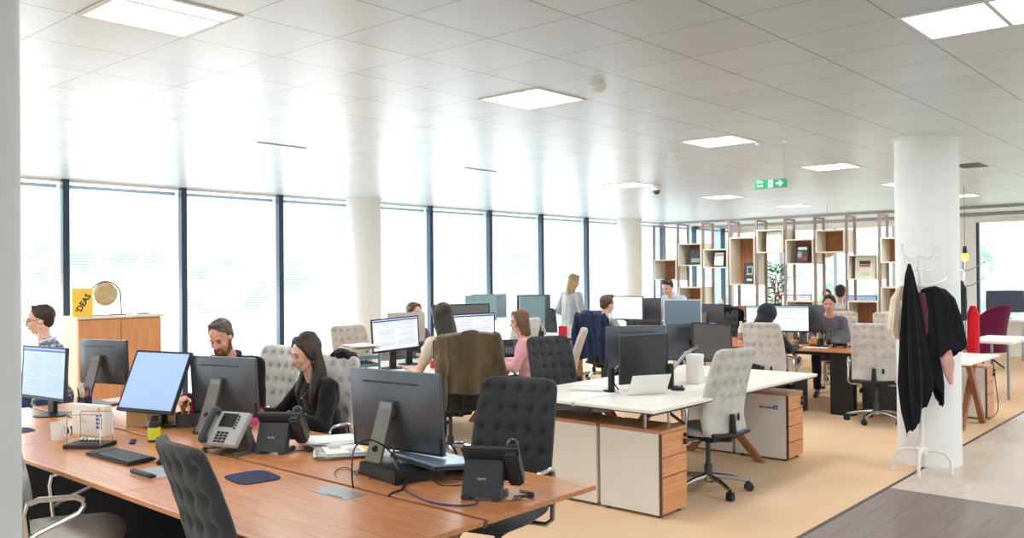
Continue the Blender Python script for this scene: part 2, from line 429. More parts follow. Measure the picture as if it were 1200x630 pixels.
# window wall y = 10.31
bluedark = M_('slate blue mullion', (40, 62, 84), .4, var=.08)
bluelit = M_('daylit blue fin', (150, 184, 204), .35, var=.05, emit=.25)  # daylight on the fin side, put into the pale colour and glow
for n in range(-5, 12):
    x = 4.017+1.4116*n
    o = thing('window_%d' % (n+6), None, None, (x, 10.31, 0)); o['kind'] = 'structure'
    b = MB(); b.bb(-.036, .036, -.04, .05, 0, HC); b.build('mullion', bluedark, o, bevel=.004)
    b = MB(); b.bb(-.03, .03, .05, .26, 0, HC); b.build('outer_fin', bluelit, o)
    b = MB(); b.bb(.036, 1.376, -.03, .05, 0, .07); b.bb(.036, 1.376, .02, .05, HC-.03, HC); b.build('window_frame', 'white', o)
    b = MB(); b.quad((.03, .24, .05), (1.38, .24, .05), (1.38, .24, HC-.05), (.03, .24, HC-.05)); b.build('pane', 'glass', o)
    # venetian blind, slats nearly open
    b = MB(); k = 0; z = .09
    while z < HC-.08:
        b.quad((.06, .085, z), (1.352, .085, z), (1.352, .106, z+.017), (.06, .106, z+.017)); z += .034
    b.bb(.06, 1.352, .08, .118, HC-.09, HC-.055); b.build('blind', 'blind', o)
# far wall x = 20
b = MB(); b.bb(20, 20.2, 4.75, 10.6, 0, .35); b.bb(20, 20.2, 4.75, 10.6, HC-.12, HC+.2); b.bb(20, 20.2, 4.75, 5.1, .35, HC-.12); struct(b.build('wall_far', 'wallwhite'))
MT['palepost'] = M_('pale grey window post', (200, 206, 212), .4)
for n in range(4):
    y1 = 10.35-1.31*n
    o = thing('window_%d' % (30+n), None, None, (20, y1, 0)); o['kind'] = 'structure'
    b = MB(); b.bb(0, .1, -.04, .02, .35, HC-.12); b.bb(0, .1, -1.27, -.04, .35, .4); b.build('window_frame', 'palepost', o)
    b = MB(); b.quad((.05, -1.27, .4), (.05, -.04, .4), (.05, -.04, HC-.12), (.05, -1.27, HC-.12)); b.build('pane', 'glass', o)
b = MB(); b.bb(20, 20.2, -5, 4.75, 0, .35); b.bb(20, 20.2, -5, 4.75, HC-.12, HC+.2); struct(b.build('wall_far_right', 'wallwhite'))
for n in range(3):
    y1 = 4.75-2.6*n
    o = thing('window_%d' % (20+n), None, None, (20, y1, 0)); o['kind'] = 'structure'
    b = MB(); b.bb(0, .1, -.05, 0, .35, HC-.12); b.bb(0, .1, -2.6, -.05, .35, .42); b.build('window_frame', bluedark, o)
    b = MB(); b.quad((.05, -2.6, .42), (.05, -.05, .42), (.05, -.05, HC-.12), (.05, -2.6, HC-.12)); b.build('pane', 'glass', o)
# round columns
for i, (x, y) in enumerate([(.512, 2.25), (7.88, 2.25), (8.05, 10.0), (14.95, 10.0), (-6.0+5.3, 10.0)]):
    b = MB(); b.lathe([(.25, 0), (.25, HC)], (x, y, 0), 48); o = struct(b.build('wall_column', 'wallwhite', smooth=True))
    b = MB(); b.lathe([(.252, HC-.012), (.275, HC-.012), (.275, HC), (.252, HC)], (x, y, 0), 48); b.build('ceiling_ring', 'white', o, smooth=False)
    o.name = 'wall_column_%s' % 'abcde'[i] if False else 'wall_column'
# ceiling luminaires
def luminaire():
    t = thing('ceiling_light', '', 'ceiling light', (0, 0, HC), 0, 'recessed square ceiling lights')
    w, d = .494, .5
    b = MB(); b.bb(0, w, 0, .02, -.006, .03); b.bb(0, w, d-.02, d, -.006, .03); b.bb(0, .02, .02, d-.02, -.006, .03); b.bb(w-.02, w, .02, d-.02, -.006, .03); b.bb(.02, w-.02, .13, .15, -.008, .03)
    b.build('frame', 'white', t)
    b = MB(); b.bb(.02, w-.02, .15, d-.02, -.004, .02); b.build('diffuser', 'lamp', t)
    b = MB(); b.bb(.02, w-.02, .02, .13, -.004, .02); b.build('side_diffuser', 'lamp', t)
    return t
lum = luminaire()
first = True
names = {0: 'nearest', 1: 'second', 2: 'third', 3: 'fourth', 4: 'fifth', 5: 'sixth'}
rows = [(3.34, 0, 6, 'in the row that runs over the white desks'), (5.92, 3, 6, 'in the row nearer the windows'), (.77, 1, 6, 'in the row above the walkway')]
for y, k0, k1, where in rows:
    for k in range(k0, k1):
        lab = 'square recessed ceiling light, %s one %s' % (names[k-k0], where)
        loc = (1.545+2.479*k, y, HC)
        if first: lum.location = loc; lum['label'] = lab; first = False
        else: dup(lum, loc, 0, lab)
dup(lum, (1.545+2.479+0, .25, HC), 0, 'square recessed ceiling light butting onto the nearest walkway light')
# ceiling fittings
for (x, y), lab in (((4.25, 3.06), 'small round white smoke detector beside the second ceiling light'), ((7.05, 4.2), 'small white ceiling sensor above the fire exit sign')):
    b = MB(); b.lathe([(.05, 0), (.05, -.015), (.03, -.035), (.012, -.04)], (x, y, HC)); tag(b.build('smoke_detector', 'white', smooth=True), lab, 'smoke detector')
t = thing('dome_camera', 'white dome camera hanging from the ceiling left of the exit sign', 'camera', (9.6, 6.0, HC+.003))
b = MB(); b.lathe([(.06, 0), (.06, -.05), (.055, -.06)]); b.build('housing', 'white', t, smooth=True)
b = MB(); b.lathe([(.05, -.06), (.045, -.085), (.03, -.105), (.01, -.112)]); b.build('dome', 'dgrey', t, smooth=True)
t = thing('ceiling_vent', 'slotted grey air vent in the ceiling beside the big column', 'vent', (9.9, 2.3, HC))
b = MB(); b.bb(0, .5, 0, .3, -.006, .0); b.build('frame', 'white', t)
b = MB()
for k in range(7): b.bb(.03, .47, .03+.037*k, .05+.037*k, -.012, -.006)
b.build('slats', 'dgrey', t)
for i, (x, y) in enumerate([(4.03, 6.38), (6.5, 6.38)]):
    b = MB(); b.bb(x, x+.48, y, y+.02, HC-.008, HC+.002); tag(b.build('slot_diffuser', 'lgrey'), ['thin grey slot diffuser in the ceiling near the left windows', 'thin grey slot diffuser in the ceiling before the window column'][i], 'vent')
# fire exit sign hung from the ceiling, faces back along -X
t = thing('exit_sign', 'green hanging fire exit sign with running figure and arrow', 'sign', (7.0, 3.24, 2.375), R(7))
b = MB(); b.box((0, 0, 0), (.02, .27, .075)); b.build('panel', 'green', t)
b = MB()
for s in (-1, 1): b.tube([(0, s*.11, .037), (0, s*.11, HC-2.39)], .0015, 5)
b.build('wire', 'steel', t)
b = MB()
for s in (-1, 1): b.box((0, s*.11, HC-2.39-.01), (.03, .03, .02))
b.build('ceiling_clip', 'white', t)
text('lettering', 'Fire\nexit', .032, T(-.0115, .09, .002)@FACE_NX, 'white', t, bold=.0006)
b = MB(); b.box((-.011, .0, 0), (.002, .04, .064)); pic = b.build('pictogram', 'white', t)
b = MB()
q = [(0, .022, .005), (.004, .012, .006), (-.006, .0, .005), (.01, -.004, .004), (-.012, -.014, .004)]
b.sph((-.0125, -.002, .021), (.001, .0045, .0045), sub=1)
b.tube([(-.0125, -.002, .015), (-.0125, .002, .0)], .0035, 6); b.tube([(-.0125, .002, 0), (-.0125, -.008, -.008), (-.0125, -.004, -.02)], .0022, 6)
b.tube([(-.0125, .002, 0), (-.0125, .006, -.012), (-.0125, .014, -.016)], .0022, 6); b.tube([(-.0125, .012, .004), (-.0125, -.002, .012), (-.0125, -.012, .004)], .0018, 6)
b.build('running_figure', 'green', pic)
b = MB(); b.prism([(-.048, -.008), (-.082, -.008), (-.07, -.026), (-.082, -.026), (-.108, 0), (-.082, .026), (-.07, .026), (-.082, .008), (-.048, .008)], -.0015, 0, Matrix(((0, 0, 1, -.0105), (1, 0, 0, 0), (0, 1, 0, 0), (0, 0, 0, 1))))
b.build('arrow', 'white', t)

# ============================================================ CHAIRS (face +X)
def back_pt(u, v, side, W=.235, z0=.44, z1=1.08, tuft=True):
    H = z1-z0; z = z0+v*H
    xc = -.175-.17*max(0, v-.22)**1.15+.018*math.sin(v*PI)-.0
    if v < .22: xc -= .10*(.22-v)
    cr = .055; hw = W*(.96-.05*v+.04*math.sin(v*PI))
    for d in ((1-v)*H, v*H*1.4):
        if d < cr: hw -= cr-math.sqrt(max(0, cr*cr-(cr-d)**2))
    y = u*hw
    ed = min(hw-abs(y), (1-v)*H, v*H)
    t = .008+.022*min(1, max(0, ed)/.035)**.5
    if tuft and .30 < v < .97:
        dp = 0
        for i in range(5):
            for j in range(4):
                cy = (i-2)*.088; cz = .72+j*.1
                r2 = (y-cy)**2+(z-cz)**2
                if r2 < .006: dp += .024*math.exp(-r2/.00042)
        g = min(abs(((y/.088)+.5) % 1-.5), .5)
        dp += .004*math.exp(-(min(abs((y/.088) % 1-0), abs((y/.088) % 1-1)))**2/.01)
        t -= dp
    return (xc+.05*u*u*.6+side*t, y, z)
def make_chair(fab, arms=True, base='chrome'):
    t = thing('office_chair', 'office chair', 'chair')
    nu, nv = 40, 52
    b = MB(); pts = []; faces = []
    for s in (1, -1):
        for j in range(nv+1):
            for i in range(nu+1): pts.append(back_pt(2*i/nu-1, j/nv, s))
    N = (nu+1)*(nv+1)
    for s in (0, 1):
        for j in range(nv):
            for i in range(nu):
                a = s*N+j*(nu+1)+i; faces.append((a, a+1, a+nu+2, a+nu+1))
    ring = [i for i in range(nu+1)]+[j*(nu+1)+nu for j in range(1, nv+1)]+[nv*(nu+1)+i for i in range(nu-1, -1, -1)]+[j*(nu+1) for j in range(nv-1, 0, -1)]
    for k in range(len(ring)):
        a, c = ring[k], ring[(k+1) % len(ring)]; faces.append((a, c, N+c, N+a))
    b._add(pts, faces); b.build('backrest', fab, t, smooth=True)
    b = MB()   # lever slot on the back shell
    b.sph((-.212, -.09, .57), (.008, .014, .032), sub=2); b.build('lever', 'black', t, smooth=True)
    # seat cushion
    def seat(u, v):
        a = 2*PI*u; th = (v-.5)*PI
        cx, sx = math.cos(a), math.sin(a); e = .55
        X = math.copysign(abs(cx)**e, cx); Y = math.copysign(abs(sx)**e, sx)
        cz = math.cos(th)**.45 if abs(th) < PI/2-1e-6 else 0
        z = .462+.034*math.sin(th)
        x = .06+.25*X*cz; 
        return (x, .245*Y*cz, z-.03*max(0, (x-.2)/.11)**2)
    b = MB(); b.grid(seat, 40, 14, True); b.build('seat', fab, t, smooth=True)
    b = MB(); b.bb(-.16, .22, -.13, .13, .395, .43); b.tube([(-.1, 0, .41), (-.2, 0, .42), (-.235, 0, .47), (-.23, 0, .60)], [.03, .03, .028, .02], 8)
    b.tube([(-.215, -.2, .46), (-.235, -.1, .455), (-.24, 0, .452), (-.235, .1, .455), (-.215, .2, .46)], .017, 8)
    b.build('tilt_mechanism', 'black', t, bevel=.004)
    if arms:
        for s in (-1, 1):
            b = MB(); y = s*.28
            b.tube([(-.02, s*.13, .405), (-.02, s*.25, .405), (-.03, y, .43), (-.05, y, .62), (-.04, y, .665), (0, y, .68), (.14, y, .68), (.17, y, .665), (.175, y, .64), (.155, y, .61), (.0, y, .54), (-.03, y, .52)], .0125, 8)
            b.build('armrest', 'chrome', t, smooth=True)
    b = MB(); b.lathe([(.03, .09), (.03, .2), (.018, .2), (.018, .41)], seg=16); b.build('gas_column', 'dgrey' if base == 'chrome' else 'black', t, smooth=True)
    b = MB(); b.lathe([(.045, .085), (.045, .125), (.03, .135)], seg=16)
    for k in range(5):
        a = k*2*PI/5+.3; M = Rz(a)
        b.tube([(.03, 0, .115), (.16, 0, .105), (.3, 0, .075)], [.024, .019, .014], 8, M=M)
    st = b.build('star_base', base, t, smooth=True)
    for k in range(5):
        a = k*2*PI/5+.3; M = Rz(a)@T(.3, 0, 0)
        b = MB(M@Rz(1.1*k)); b.cone((.0, -.024, .03), (.0, -.006, .03), .03, .03, 14); b.cone((.0, .006, .03), (.0, .024, .03), .03, .03, 14); b.cone((0, 0, .03), (0, 0, .08), .009); b.box((0, 0, .052), (.034, .05, .02))
        b.build('caster', 'black', st)
    return t
PROTO = {}
CHG = 'tufted office chairs at the desks'
def chair(fab, x, y, deg, label, arms=True):
    key = (fab, arms)
    if key in PROTO: return dup(PROTO[key], (x, y, 0), R(deg), label)
    c = make_chair(fab, arms); PROTO[key] = c; setm(c, (x, y, 0), R(deg)); tag(c, label, 'chair', CHG); return c

# ============================================================ DESKS
def pedestal(label, x, y, face, drawers, w=.3, d=.5, h=.56, top=True, sideways=False):
    """drawer front looks along -Y when face=-1, +Y when face=1"""
    t = thing('drawer_pedestal', label, 'cabinet', (x, y, 0), 0, 'white drawer pedestals with wooden fronts')
    b = MB(); b.bb(-w/2, w/2, -d/2+.02, d/2, .02, h); b.build('carcass', 'panelwhite', t, bevel=.004)
    b = MB(); b.bb(-w/2-.004, w/2+.004, -d/2-.002, d/2, h, h+.022); b.build('top_board', 'woodtopx', t, bevel=.003)
    zs = {3: [(.03, .27), (.275, .40), (.405, h)], 4: [(.03, .16), (.165, .3), (.305, .435), (.44, h)]}[drawers]
    for i, (a, c) in enumerate(zs):
        b = MB(); b.bb(-w/2+.006, w/2, -d/2, -d/2+.02, a, c-.003); dr = b.build('drawer', 'drawer', t, bevel=.002)
        if i == len(zs)-1:
            b = MB(); b.cone((w/2-.03, -d/2-.022, c-.04), (w/2-.03, -d/2, c-.04), .014, .014, 12); b.box((w/2-.03, -d/2-.01, c-.085), (.03, .018, .035)); b.build('lock', 'black', dr, smooth=True)
    b = MB(); b.bb(-w/2-.001, -w/2+.006, -d/2, -d/2+.02, .02, h); b.build('edge_strip', 'edge', t)
    for i in (-1, 1):
        for j in (-1, 1):
            b = MB(); b.cone((i*(w/2-.04), j*(d/2-.05), 0), (i*(w/2-.04), j*(d/2-.05), .02), .015); b.build('foot', 'black', t)
    if face > 0: t.rotation_euler = (0, 0, PI)
    return t
def xleg(parent, cx, cy, half, h, along='Y', mat='legwood', zc=.4, w=.075, th=.05):
    """two slanting boards crossing; plane spanned by `along` and Z"""
    for s in (-1, 1):
        b = MB()
        M = T(cx, cy, 0) @ (Rz(PI/2) if along == 'Y' else Matrix())
        # polygon in local XZ, extruded along local Y
        lo, up = half, half*.75
        P = [(-s*lo-w/2, 0), (-s*lo+w/2, 0), (w/2*0+.045*s*0+w/2, zc), (s*up+w/2, h), (s*up-w/2, h), (-w/2, zc)]
        X = M @ Matrix(((1, 0, 0, 0), (0, 0, 1, s*th*.5), (0, 1, 0, 0), (0, 0, 0, 1)))
        b.prism(P, -th/2, th/2, X); b.build('leg', mat, parent, bevel=.004)
def bench(name, label, x0, x1, y0, y1, mods, along, topmat, th=.022, edge='edge', slot=True, seamgap=.004):
    t = thing(name, label, 'desk')
    mid = (x0+x1)/2 if along == 'Y' else (y0+y1)/2
    for a, c in mods:
        for s in (0, 1):
            g = seamgap/2
            b = MB()
            if along == 'Y':
                xa, xb = (x0, mid-.012) if s == 0 else (mid+.012, x1)
                b.bb(xa, xb, a+g, c-g, .73-th, .73)
            else:
                ya, yb = (y0, mid-.012) if s == 0 else (mid+.012, y1)
                b.bb(a+g, c-g, ya, yb, .73-th, .73)
            dk_ = b.build('desktop', topmat, t, bevel=.002, seg=1)
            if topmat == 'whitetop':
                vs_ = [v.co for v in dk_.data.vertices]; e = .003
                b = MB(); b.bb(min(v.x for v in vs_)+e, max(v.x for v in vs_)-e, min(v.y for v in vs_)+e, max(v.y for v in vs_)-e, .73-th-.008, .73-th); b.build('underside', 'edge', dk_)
    b = MB(); m0, m1 = mods[0][0], mods[-1][1]
    if along == 'Y': b.bb(mid-.012, mid+.012, m0+.003, m1-.003, .70, .722); b.bb(mid-.05, mid+.05, m0+.3, m1-.3, .62, .66)
    else: b.bb(m0+.003, m1-.003, mid-.012, mid+.012, .70, .722 if edge == 'edge' else .728); b.bb(m0+.3, m1-.3, mid-.05, mid+.05, .62, .66)
    b.build('cable_slot', 'edge' if topmat.startswith('wood') else 'lgrey', t)
    b = MB()
    if along == 'Y':
        for x in (x0+.12, x1-.16): b.bb(x, x+.04, m0+.15, m1-.15, .66, .73-th)
    else:
        for y in (y0+.12, y1-.16): b.bb(m0+.15, m1-.15, y, y+.04, .66, .73-th)
    b.build('beam', 'black', t)
    return t
# wooden bench in the foreground
WB = bench('bench_desk', 'long cherry-wood bench desk filling the foreground', 1.62, 2.98, 2.17, 6.51, [(2.17, 3.61), (3.61, 5.06), (5.06, 6.51)], 'Y', 'woodtop')
xleg(WB, 2.3, 2.5, .42, .705, 'X'); xleg(WB, 2.3, 6.2, .42, .705, 'X')
b = MB(); b.bb(1.98, 2.02, 3.05, 6.4, .01, .70); b.build('shade_panel', 'matte black', WB)  # black sheet added to darken the shaded space under the bench
b = MB(); b.bb(2.14, 2.25, 2.79, 3.02, .7295, .7315); gp = b.build('power_flap', 'steel', WB, bevel=.001)
b = MB(); b.bb(2.15, 2.155, 2.82, 2.92, .7315, .7325); b.build('flap_slot', 'black', gp)
# white bench
NB = bench('bench_desk', 'long white bench desk with wooden crossed legs in the centre', 4.82, 7.48, 3.05, 4.37, [(4.82, 6.15), (6.15, 7.48)], 'X', 'whitetop', seamgap=.002)
xleg(NB, 5.5, 3.71, .36, .705, 'Y', zc=.38); xleg(NB, 7.0, 3.71, .36, .705, 'Y', zc=.38)
b = MB()
for x in (4.95, 5.25): b.cone((x, 3.2, .585), (x, 3.2, .71), .01)
b.build('bracket', 'chrome', NB, smooth=True)
pedestal('pedestal with three drawers under the near corner of the white bench', 5.09, 3.31, -1, 3, w=.32)
pedestal('pedestal under the white bench behind the near corner pedestal', 5.09, 3.86, 1, 3, w=.32, d=.54)
PC = pedestal('pedestal with a heart sticker under the far right end of the white bench', 7.27, 3.41, -1, 4, w=.3)
pedestal('pedestal under the white bench behind the one with a heart sticker', 7.27, 3.95, 1, 3, w=.3, d=.52)
X = T(-.1515, -.03, .46)@FACE_NX@Matrix.Rotation(R(0), 4, 'Z')
st = text('sticker_lettering', 'I', .035, T(-.1515, .01, .447)@FACE_NX, 'black', PC, bold=.001)
b = MB(); hp = []
for k in range(24):
    a = 2*PI*k/24; hp.append((-.00085*16*math.sin(a)**3, .00085*(13*math.cos(a)-5*math.cos(2*a)-2*math.cos(3*a)-math.cos(4*a))))
b.prism(hp, 0, .0008, T(-.1515, -.008, .45)@FACE_NX); b.build('heart', 'red', st)
text('word', 'Linked', .034, T(-.1515, -.072, .4525)@FACE_NX, 'black', st, bold=.0006)
b = MB(); b.box((-.152, -.137, .456), (.001, .036, .034)); b.build('logo_square', 'blue', st)
text('logo_word', 'in', .032, T(-.1528, -.137, .456)@FACE_NX, 'white', st, bold=.0006)
# middle bench
MBn = bench('bench_desk', 'white bench desk shared by the women in the middle of the office', 4.7, 7.45, 5.72, 7.04, [(4.7, 6.08), (6.08, 7.45)], 'X', 'whitetop', seamgap=.002)
xleg(MBn, 5.3, 6.38, .36, .705, 'Y'); xleg(MBn, 6.9, 6.38, .36, .705, 'Y')
# bench by the windows
FB = bench('bench_desk', 'white bench desk nearest the windows with idle monitors', 7.9, 10.4, 7.62, 8.95, [(7.9, 9.15), (9.15, 10.4)], 'X', 'whitetop', seamgap=.002)
xleg(FB, 8.5, 8.28, .36, .705, 'Y'); xleg(FB, 9.9, 8.28, .36, .705, 'Y')
pedestal('pedestal under the window bench next to the navy jacket chair', 10.13, 8.0, -1, 3, w=.4)
# brown bench on the right
RB = bench('bench_desk', 'brown wooden bench desk before the box shelving', 9.77, 11.1, 3.02, 7.42, [(3.02, 4.48), (4.48, 5.95), (5.95, 7.42)], 'Y', 'woodtop')
for y in (3.7, 5.2, 6.9):
    b = MB(); b.bb(9.82, 9.94, y-.1, y+.16, 0, .7); b.build('leg', 'black', RB, bevel=.004)
    b = MB(); b.bb(10.93, 11.05, y-.1, y+.16, 0, .7); b.build('leg', 'black', RB, bevel=.004)
b = MB(); b.bb(10.1, 10.5, 3.2, 3.6, .02, .5); tag(b.build('drawer_pedestal', 'dgrey', bevel=.006), 'dark pedestal under the near end of the brown bench', 'cabinet')
t = thing('computer_tower', 'black computer tower on the floor under the brown bench', 'computer', (9.72, 4.25, 0))
b = MB(); b.bb(-.2, .2, -.09, .09, .01, .42); b.build('case', 'black', t, bevel=.008)
b = MB(); b.bb(-.206, -.2, -.08, .08, .03, .40); b.bb(-.21, -.206, -.06, .06, .3, .31); b.build('front_panel', 'blackg', t)
# desk behind the column
DB = thing('desk', 'white desk on crossed wooden legs behind the big column', 'desk')
b = MB(); b.bb(9.15, 10.35, 2.24, 2.84, .708, .73); b.build('desktop', 'whitetop', DB, bevel=.002)
xleg(DB, 9.95, 2.42, .32, .708, 'X', zc=.4, w=.1)
b = MB(); b.bb(9.2, 10.3, 2.7, 2.74, .64, .708); b.build('beam', 'black', DB)
pedestal('white pedestal behind the crossed legs of the desk past the column', 10.62, 2.62, -1, 3, w=.3, d=.45)
t = thing('desk', 'wooden desk in front of the man in plaid, behind the document monitor', 'desk')
b = MB(); b.bb(1.5, 2.3, 7.1, 8.5, .70, .73); b.build('desktop', 'woodtop', t, bevel=.002)
for xx in (1.56, 2.24):
    for yy in (7.2, 8.4):
        b = MB(); b.bb(xx-.025, xx+.025, yy-.025, yy+.025, 0, .70); b.build('leg', 'black', t)
# white tables by the far right window
for i, (x0, x1, y0, y1, lab) in enumerate([(17.6, 19.4, 3.4, 4.2, 'white office desk by the far bright window'), (12.2, 13.4, 2.5, 3.05, 'white table in front of the aubergine armchair')]):
    h = .73
    t = thing('table', lab, 'table')
    b = MB(); b.bb(x0, x1, y0, y1, h-.03, h); b.build('tabletop', 'whitetop', t, bevel=.003)
    for xx in (x0+.06, x1-.06):
        for yy in (y0+.06, y1-.06):
            b = MB(); b.cone((xx, yy, 0), (xx, yy, h-.03), .018); b.build('leg', 'steel', t, smooth=True)
b = MB(); b.bb(18.5, 19.1, 3.3, 3.9, 0, .69); tag(b.build('cabinet', 'white', bevel=.006), 'plain white cabinet under the desk by the far window', 'cabinet')
# cupboard by the left windows
CP = thing('cupboard', 'wooden two-door cupboard standing by the left windows', 'cupboard', (4.25, 9.65, 0))
b = MB(); b.bb(-.45, .45, -.2, .22, .04, 1.19); b.build('carcass', 'cupboard', CP, bevel=.003)
b = MB(); b.bb(-.47, .47, -.235, .235, 1.19, 1.215); b.build('top_board', 'cream', CP, bevel=.003)
b = MB(); b.bb(-.43, .43, -.19, .2, 0, .04); b.build('plinth', 'black', CP)
for s in (-1, 1):
    b = MB(); b.bb(min(s*.447, s*.003), max(s*.447, s*.003), -.222, -.2, .05, 1.175); d = b.build('door', 'cupboard', CP, bevel=.002)
    b = MB(); b.tube([(s*.03, -.222, .72), (s*.03, -.24, .72), (s*.03, -.24, .62), (s*.03, -.222, .62)], .004, 6); b.build('handle', 'steel', d)

# ============================================================ BOX SHELVING (plane x = 12.4)
SH = thing('shelf_unit', 'tall open room divider of cream boxes on wooden post frames', 'shelving', (12.4, 0, 0))
YS = [7.814-.4565*i for i in range(10)]
for i, y in enumerate(YS):
    b = MB()
    b.bb(0, .03, y-.018, y+.018, 0, 2.4); b.bb(.32, .35, y-.018, y+.018, 0, 2.4); b.bb(0, .35, y-.018, y+.018, 2.4-.0, 2.43)
    b.build('post_frame', 'post', SH)
BX = [(0, 1.51, 1.85), (1, 1.74, 2.1), (1, 1.06, 1.4), (2, 1.7, 2.0), (3, 1.43, 2.17), (4, 1.92, 2.27), (5, 1.74, 2.11), (5, .82, 1.2), (6, 1.9, 2.23), (7, 1.51, 1.86), (7, .85, 1.21), (8, 1.74, 2.09), (8, 1.05, 1.41),
      (0, .9, 1.1), (2, .55, 1.02), (3, .6, .92), (4, .5, .9), (6, .45, .85), (1, .1, .5)]
for i, z0, z1 in BX:
    y1, y0 = YS[i]-.018, YS[i]-.4565+.018
    b = MB(); w = .018
    b.bb(-.02, .34, y0, y1, z0, z0+w); b.bb(-.02, .34, y0, y1, z1-w, z1); b.bb(-.02, .34, y0, y0+w, z0+w, z1-w); b.bb(-.02, .34, y1-w, y1, z0+w, z1-w)
    bx = b.build('box', 'cream', SH)
    if (i, z0) not in ((1, .1),):
        b = MB(); b.bb(.32, .34, y0+w, y1-w, z0+w, z1-w); b.build('back_panel', 'shelfwood', bx)
# things standing in the boxes
def frame(label, y, z, w, h, mat, inner, tilt=-8, cat='picture frame', art=None, x=12.46):
    t = thing('picture_frame', label, cat, (x, y, z)); b = MB(Ry(R(-tilt*-1)))
    b = MB(Ry(R(-tilt))) ; b.bb(-.01, .01, -w/2, w/2, 0, h); b.build('frame', mat, t, bevel=.003)
    b = MB(Ry(R(-tilt))); m = .022; b.bb(-.012, -.01, -w/2+m, w/2-m, m, h-m); p = b.build('picture', inner, t)
    if art:
        for (a, c, d, e, mm) in art:
            b = MB(Ry(R(-tilt))); b.bb(-.0135, -.012, -w/2+a*w, -w/2+c*w, d*h, e*h); b.build('print', mm, p)
    return t
dk = M_('dark photo print', (92, 88, 98), .3, var=.5, scale=24); ivory = M_('ivory mat board', (234, 226, 206), .6)
frame('framed dark photograph leaning in the second box from the left', YS[1]-.29, 1.758, .25, .26, 'dgrey', dk, cat='picture frame', art=[(.2, .8, .15, .4, 'lgrey')])
frame('white document in a black frame in the third box', YS[2]-.25, 1.718, .2, .25, 'black', 'paperwhite', art=[(.2, .8, .7, .75, 'lgrey'), (.2, .7, .5, .53, 'lgrey')])
frame('dark framed award with a pale emblem at the bottom of the tall box', YS[3]-.31, 1.448, .2, .33, 'dgrey', M_('dark green print', (56, 74, 74), .4), art=[(.25, .75, .42, .84, 'lgrey'), (.33, .67, .5, .76, 'dgrey'), (.3, .7, .15, .24, 'paperwhite')])
frame('large white certificate in the top middle box', YS[4]-.26, 1.938, .24, .3, 'cream', 'paperwhite', tilt=-3, art=[(.25, .75, .7, .73, 'lgrey'), (.3, .7, .5, .52, 'lgrey')])
frame('framed magazine cover in the sixth box', YS[5]-.24, 1.758, .2, .27, 'black', dk, art=[(.15, .85, .72, .88, 'paperwhite'), (.2, .5, .15, .3, 'red'), (.55, .85, .3, .6, 'lgrey')])
frame('cream frame with a striped black and red print in the eighth box', YS[7]-.24, 1.528, .28, .31, 'cream', ivory, tilt=-3, art=[(.24, .78, .64, .8, 'dgrey'), (.24, .78, .54, .62, 'red'), (.24, .78, .5, .54, 'lgrey'), (.3, .7, .22, .24, 'lgrey'), (.3, .6, .17, .19, 'lgrey')])
frame('small white card frame in the ninth box', YS[8]-.3, 1.758, .12, .17, 'lgrey', 'paperwhite')
# bust, plant and orange picture on the low units
b = MB()
t = thing('bust', 'small pale stone bust on top of a low shelf box', 'ornament', (12.55, YS[2]-.23, 1.02))
blob('figure', 'panelwhite', t, [('e', (0, 0, .13), (.045, .04, .055)), ('c', (0, 0, .08), .03, (0, 0, .02), .045), ('e', (0, 0, .03), (.05, .08, .035)), ('b', (0, 0, .01), (.1, .1, .02)), ('e', (-.03, 0, .12), (.02, .012, .02))], .006, 2)
frame('orange and tan picture propped on a low shelf box', YS[3]-.2, .92, .27, .19, 'shelfwood', M_('tan picture print', (214, 160, 104), .5, var=.35, scale=9), cat='picture frame')
t = thing('gold_disc', 'small round golden plaque hanging behind the shelving', 'ornament', (14.2, 5.6, 1.98))
b = MB(); b.cone((0, 0, 0), (.02, 0, 0), .12, .12, 28); b.build('disc', 'brass', t, smooth=True)
b = MB(); b.tube([(.01, 0, .12), (.01, 0, HC-1.98)], .002, 5); b.build('cord', 'dgrey', t)
# ============================================================ DESK EQUIPMENT
def screen_doc(parent, w, h, x, dark='mgrey', n=9, seed=1, bar=None, cols=2):
    rr = random.Random(seed)
    b = MB()
    for c in range(cols):
        cx = -w*.44+c*w*.9/cols
        for k in range(n*2):
            z = h*.40-k*h*.8/(n*2)
            if rr.random() < .15: continue
            ln = w*.8/cols*(.45+.5*rr.random()) if rr.random() < .4 else w*.78/cols
            b.bb(x, x+.0004, -cx-ln, -cx, z-h*.006, z+h*.006)
    b.build('text_lines', MT['docgrey'], parent)
    if bar:
        b = MB(); b.bb(x, x+.0006, -w/2, w/2, h*.455, h*.5); b.build('title_bar', bar, parent)
MT['docgrey'] = M_('screen text grey', (150, 166, 190), .5, emit=.4)
MT['docBlue'] = M_('document screen', (168, 192, 236), .3, var=.02, emit=.3)
MT['docWhite'] = M_('bright document screen', (232, 238, 250), .3, var=.02, emit=.35)
MT['titleblue'] = M_('blue window bar', (40, 60, 170), .3, emit=.4)
MT['titlegreen'] = M_('green window bar', (60, 150, 140), .3, emit=.4)
MG = 'computer monitors on the desks'
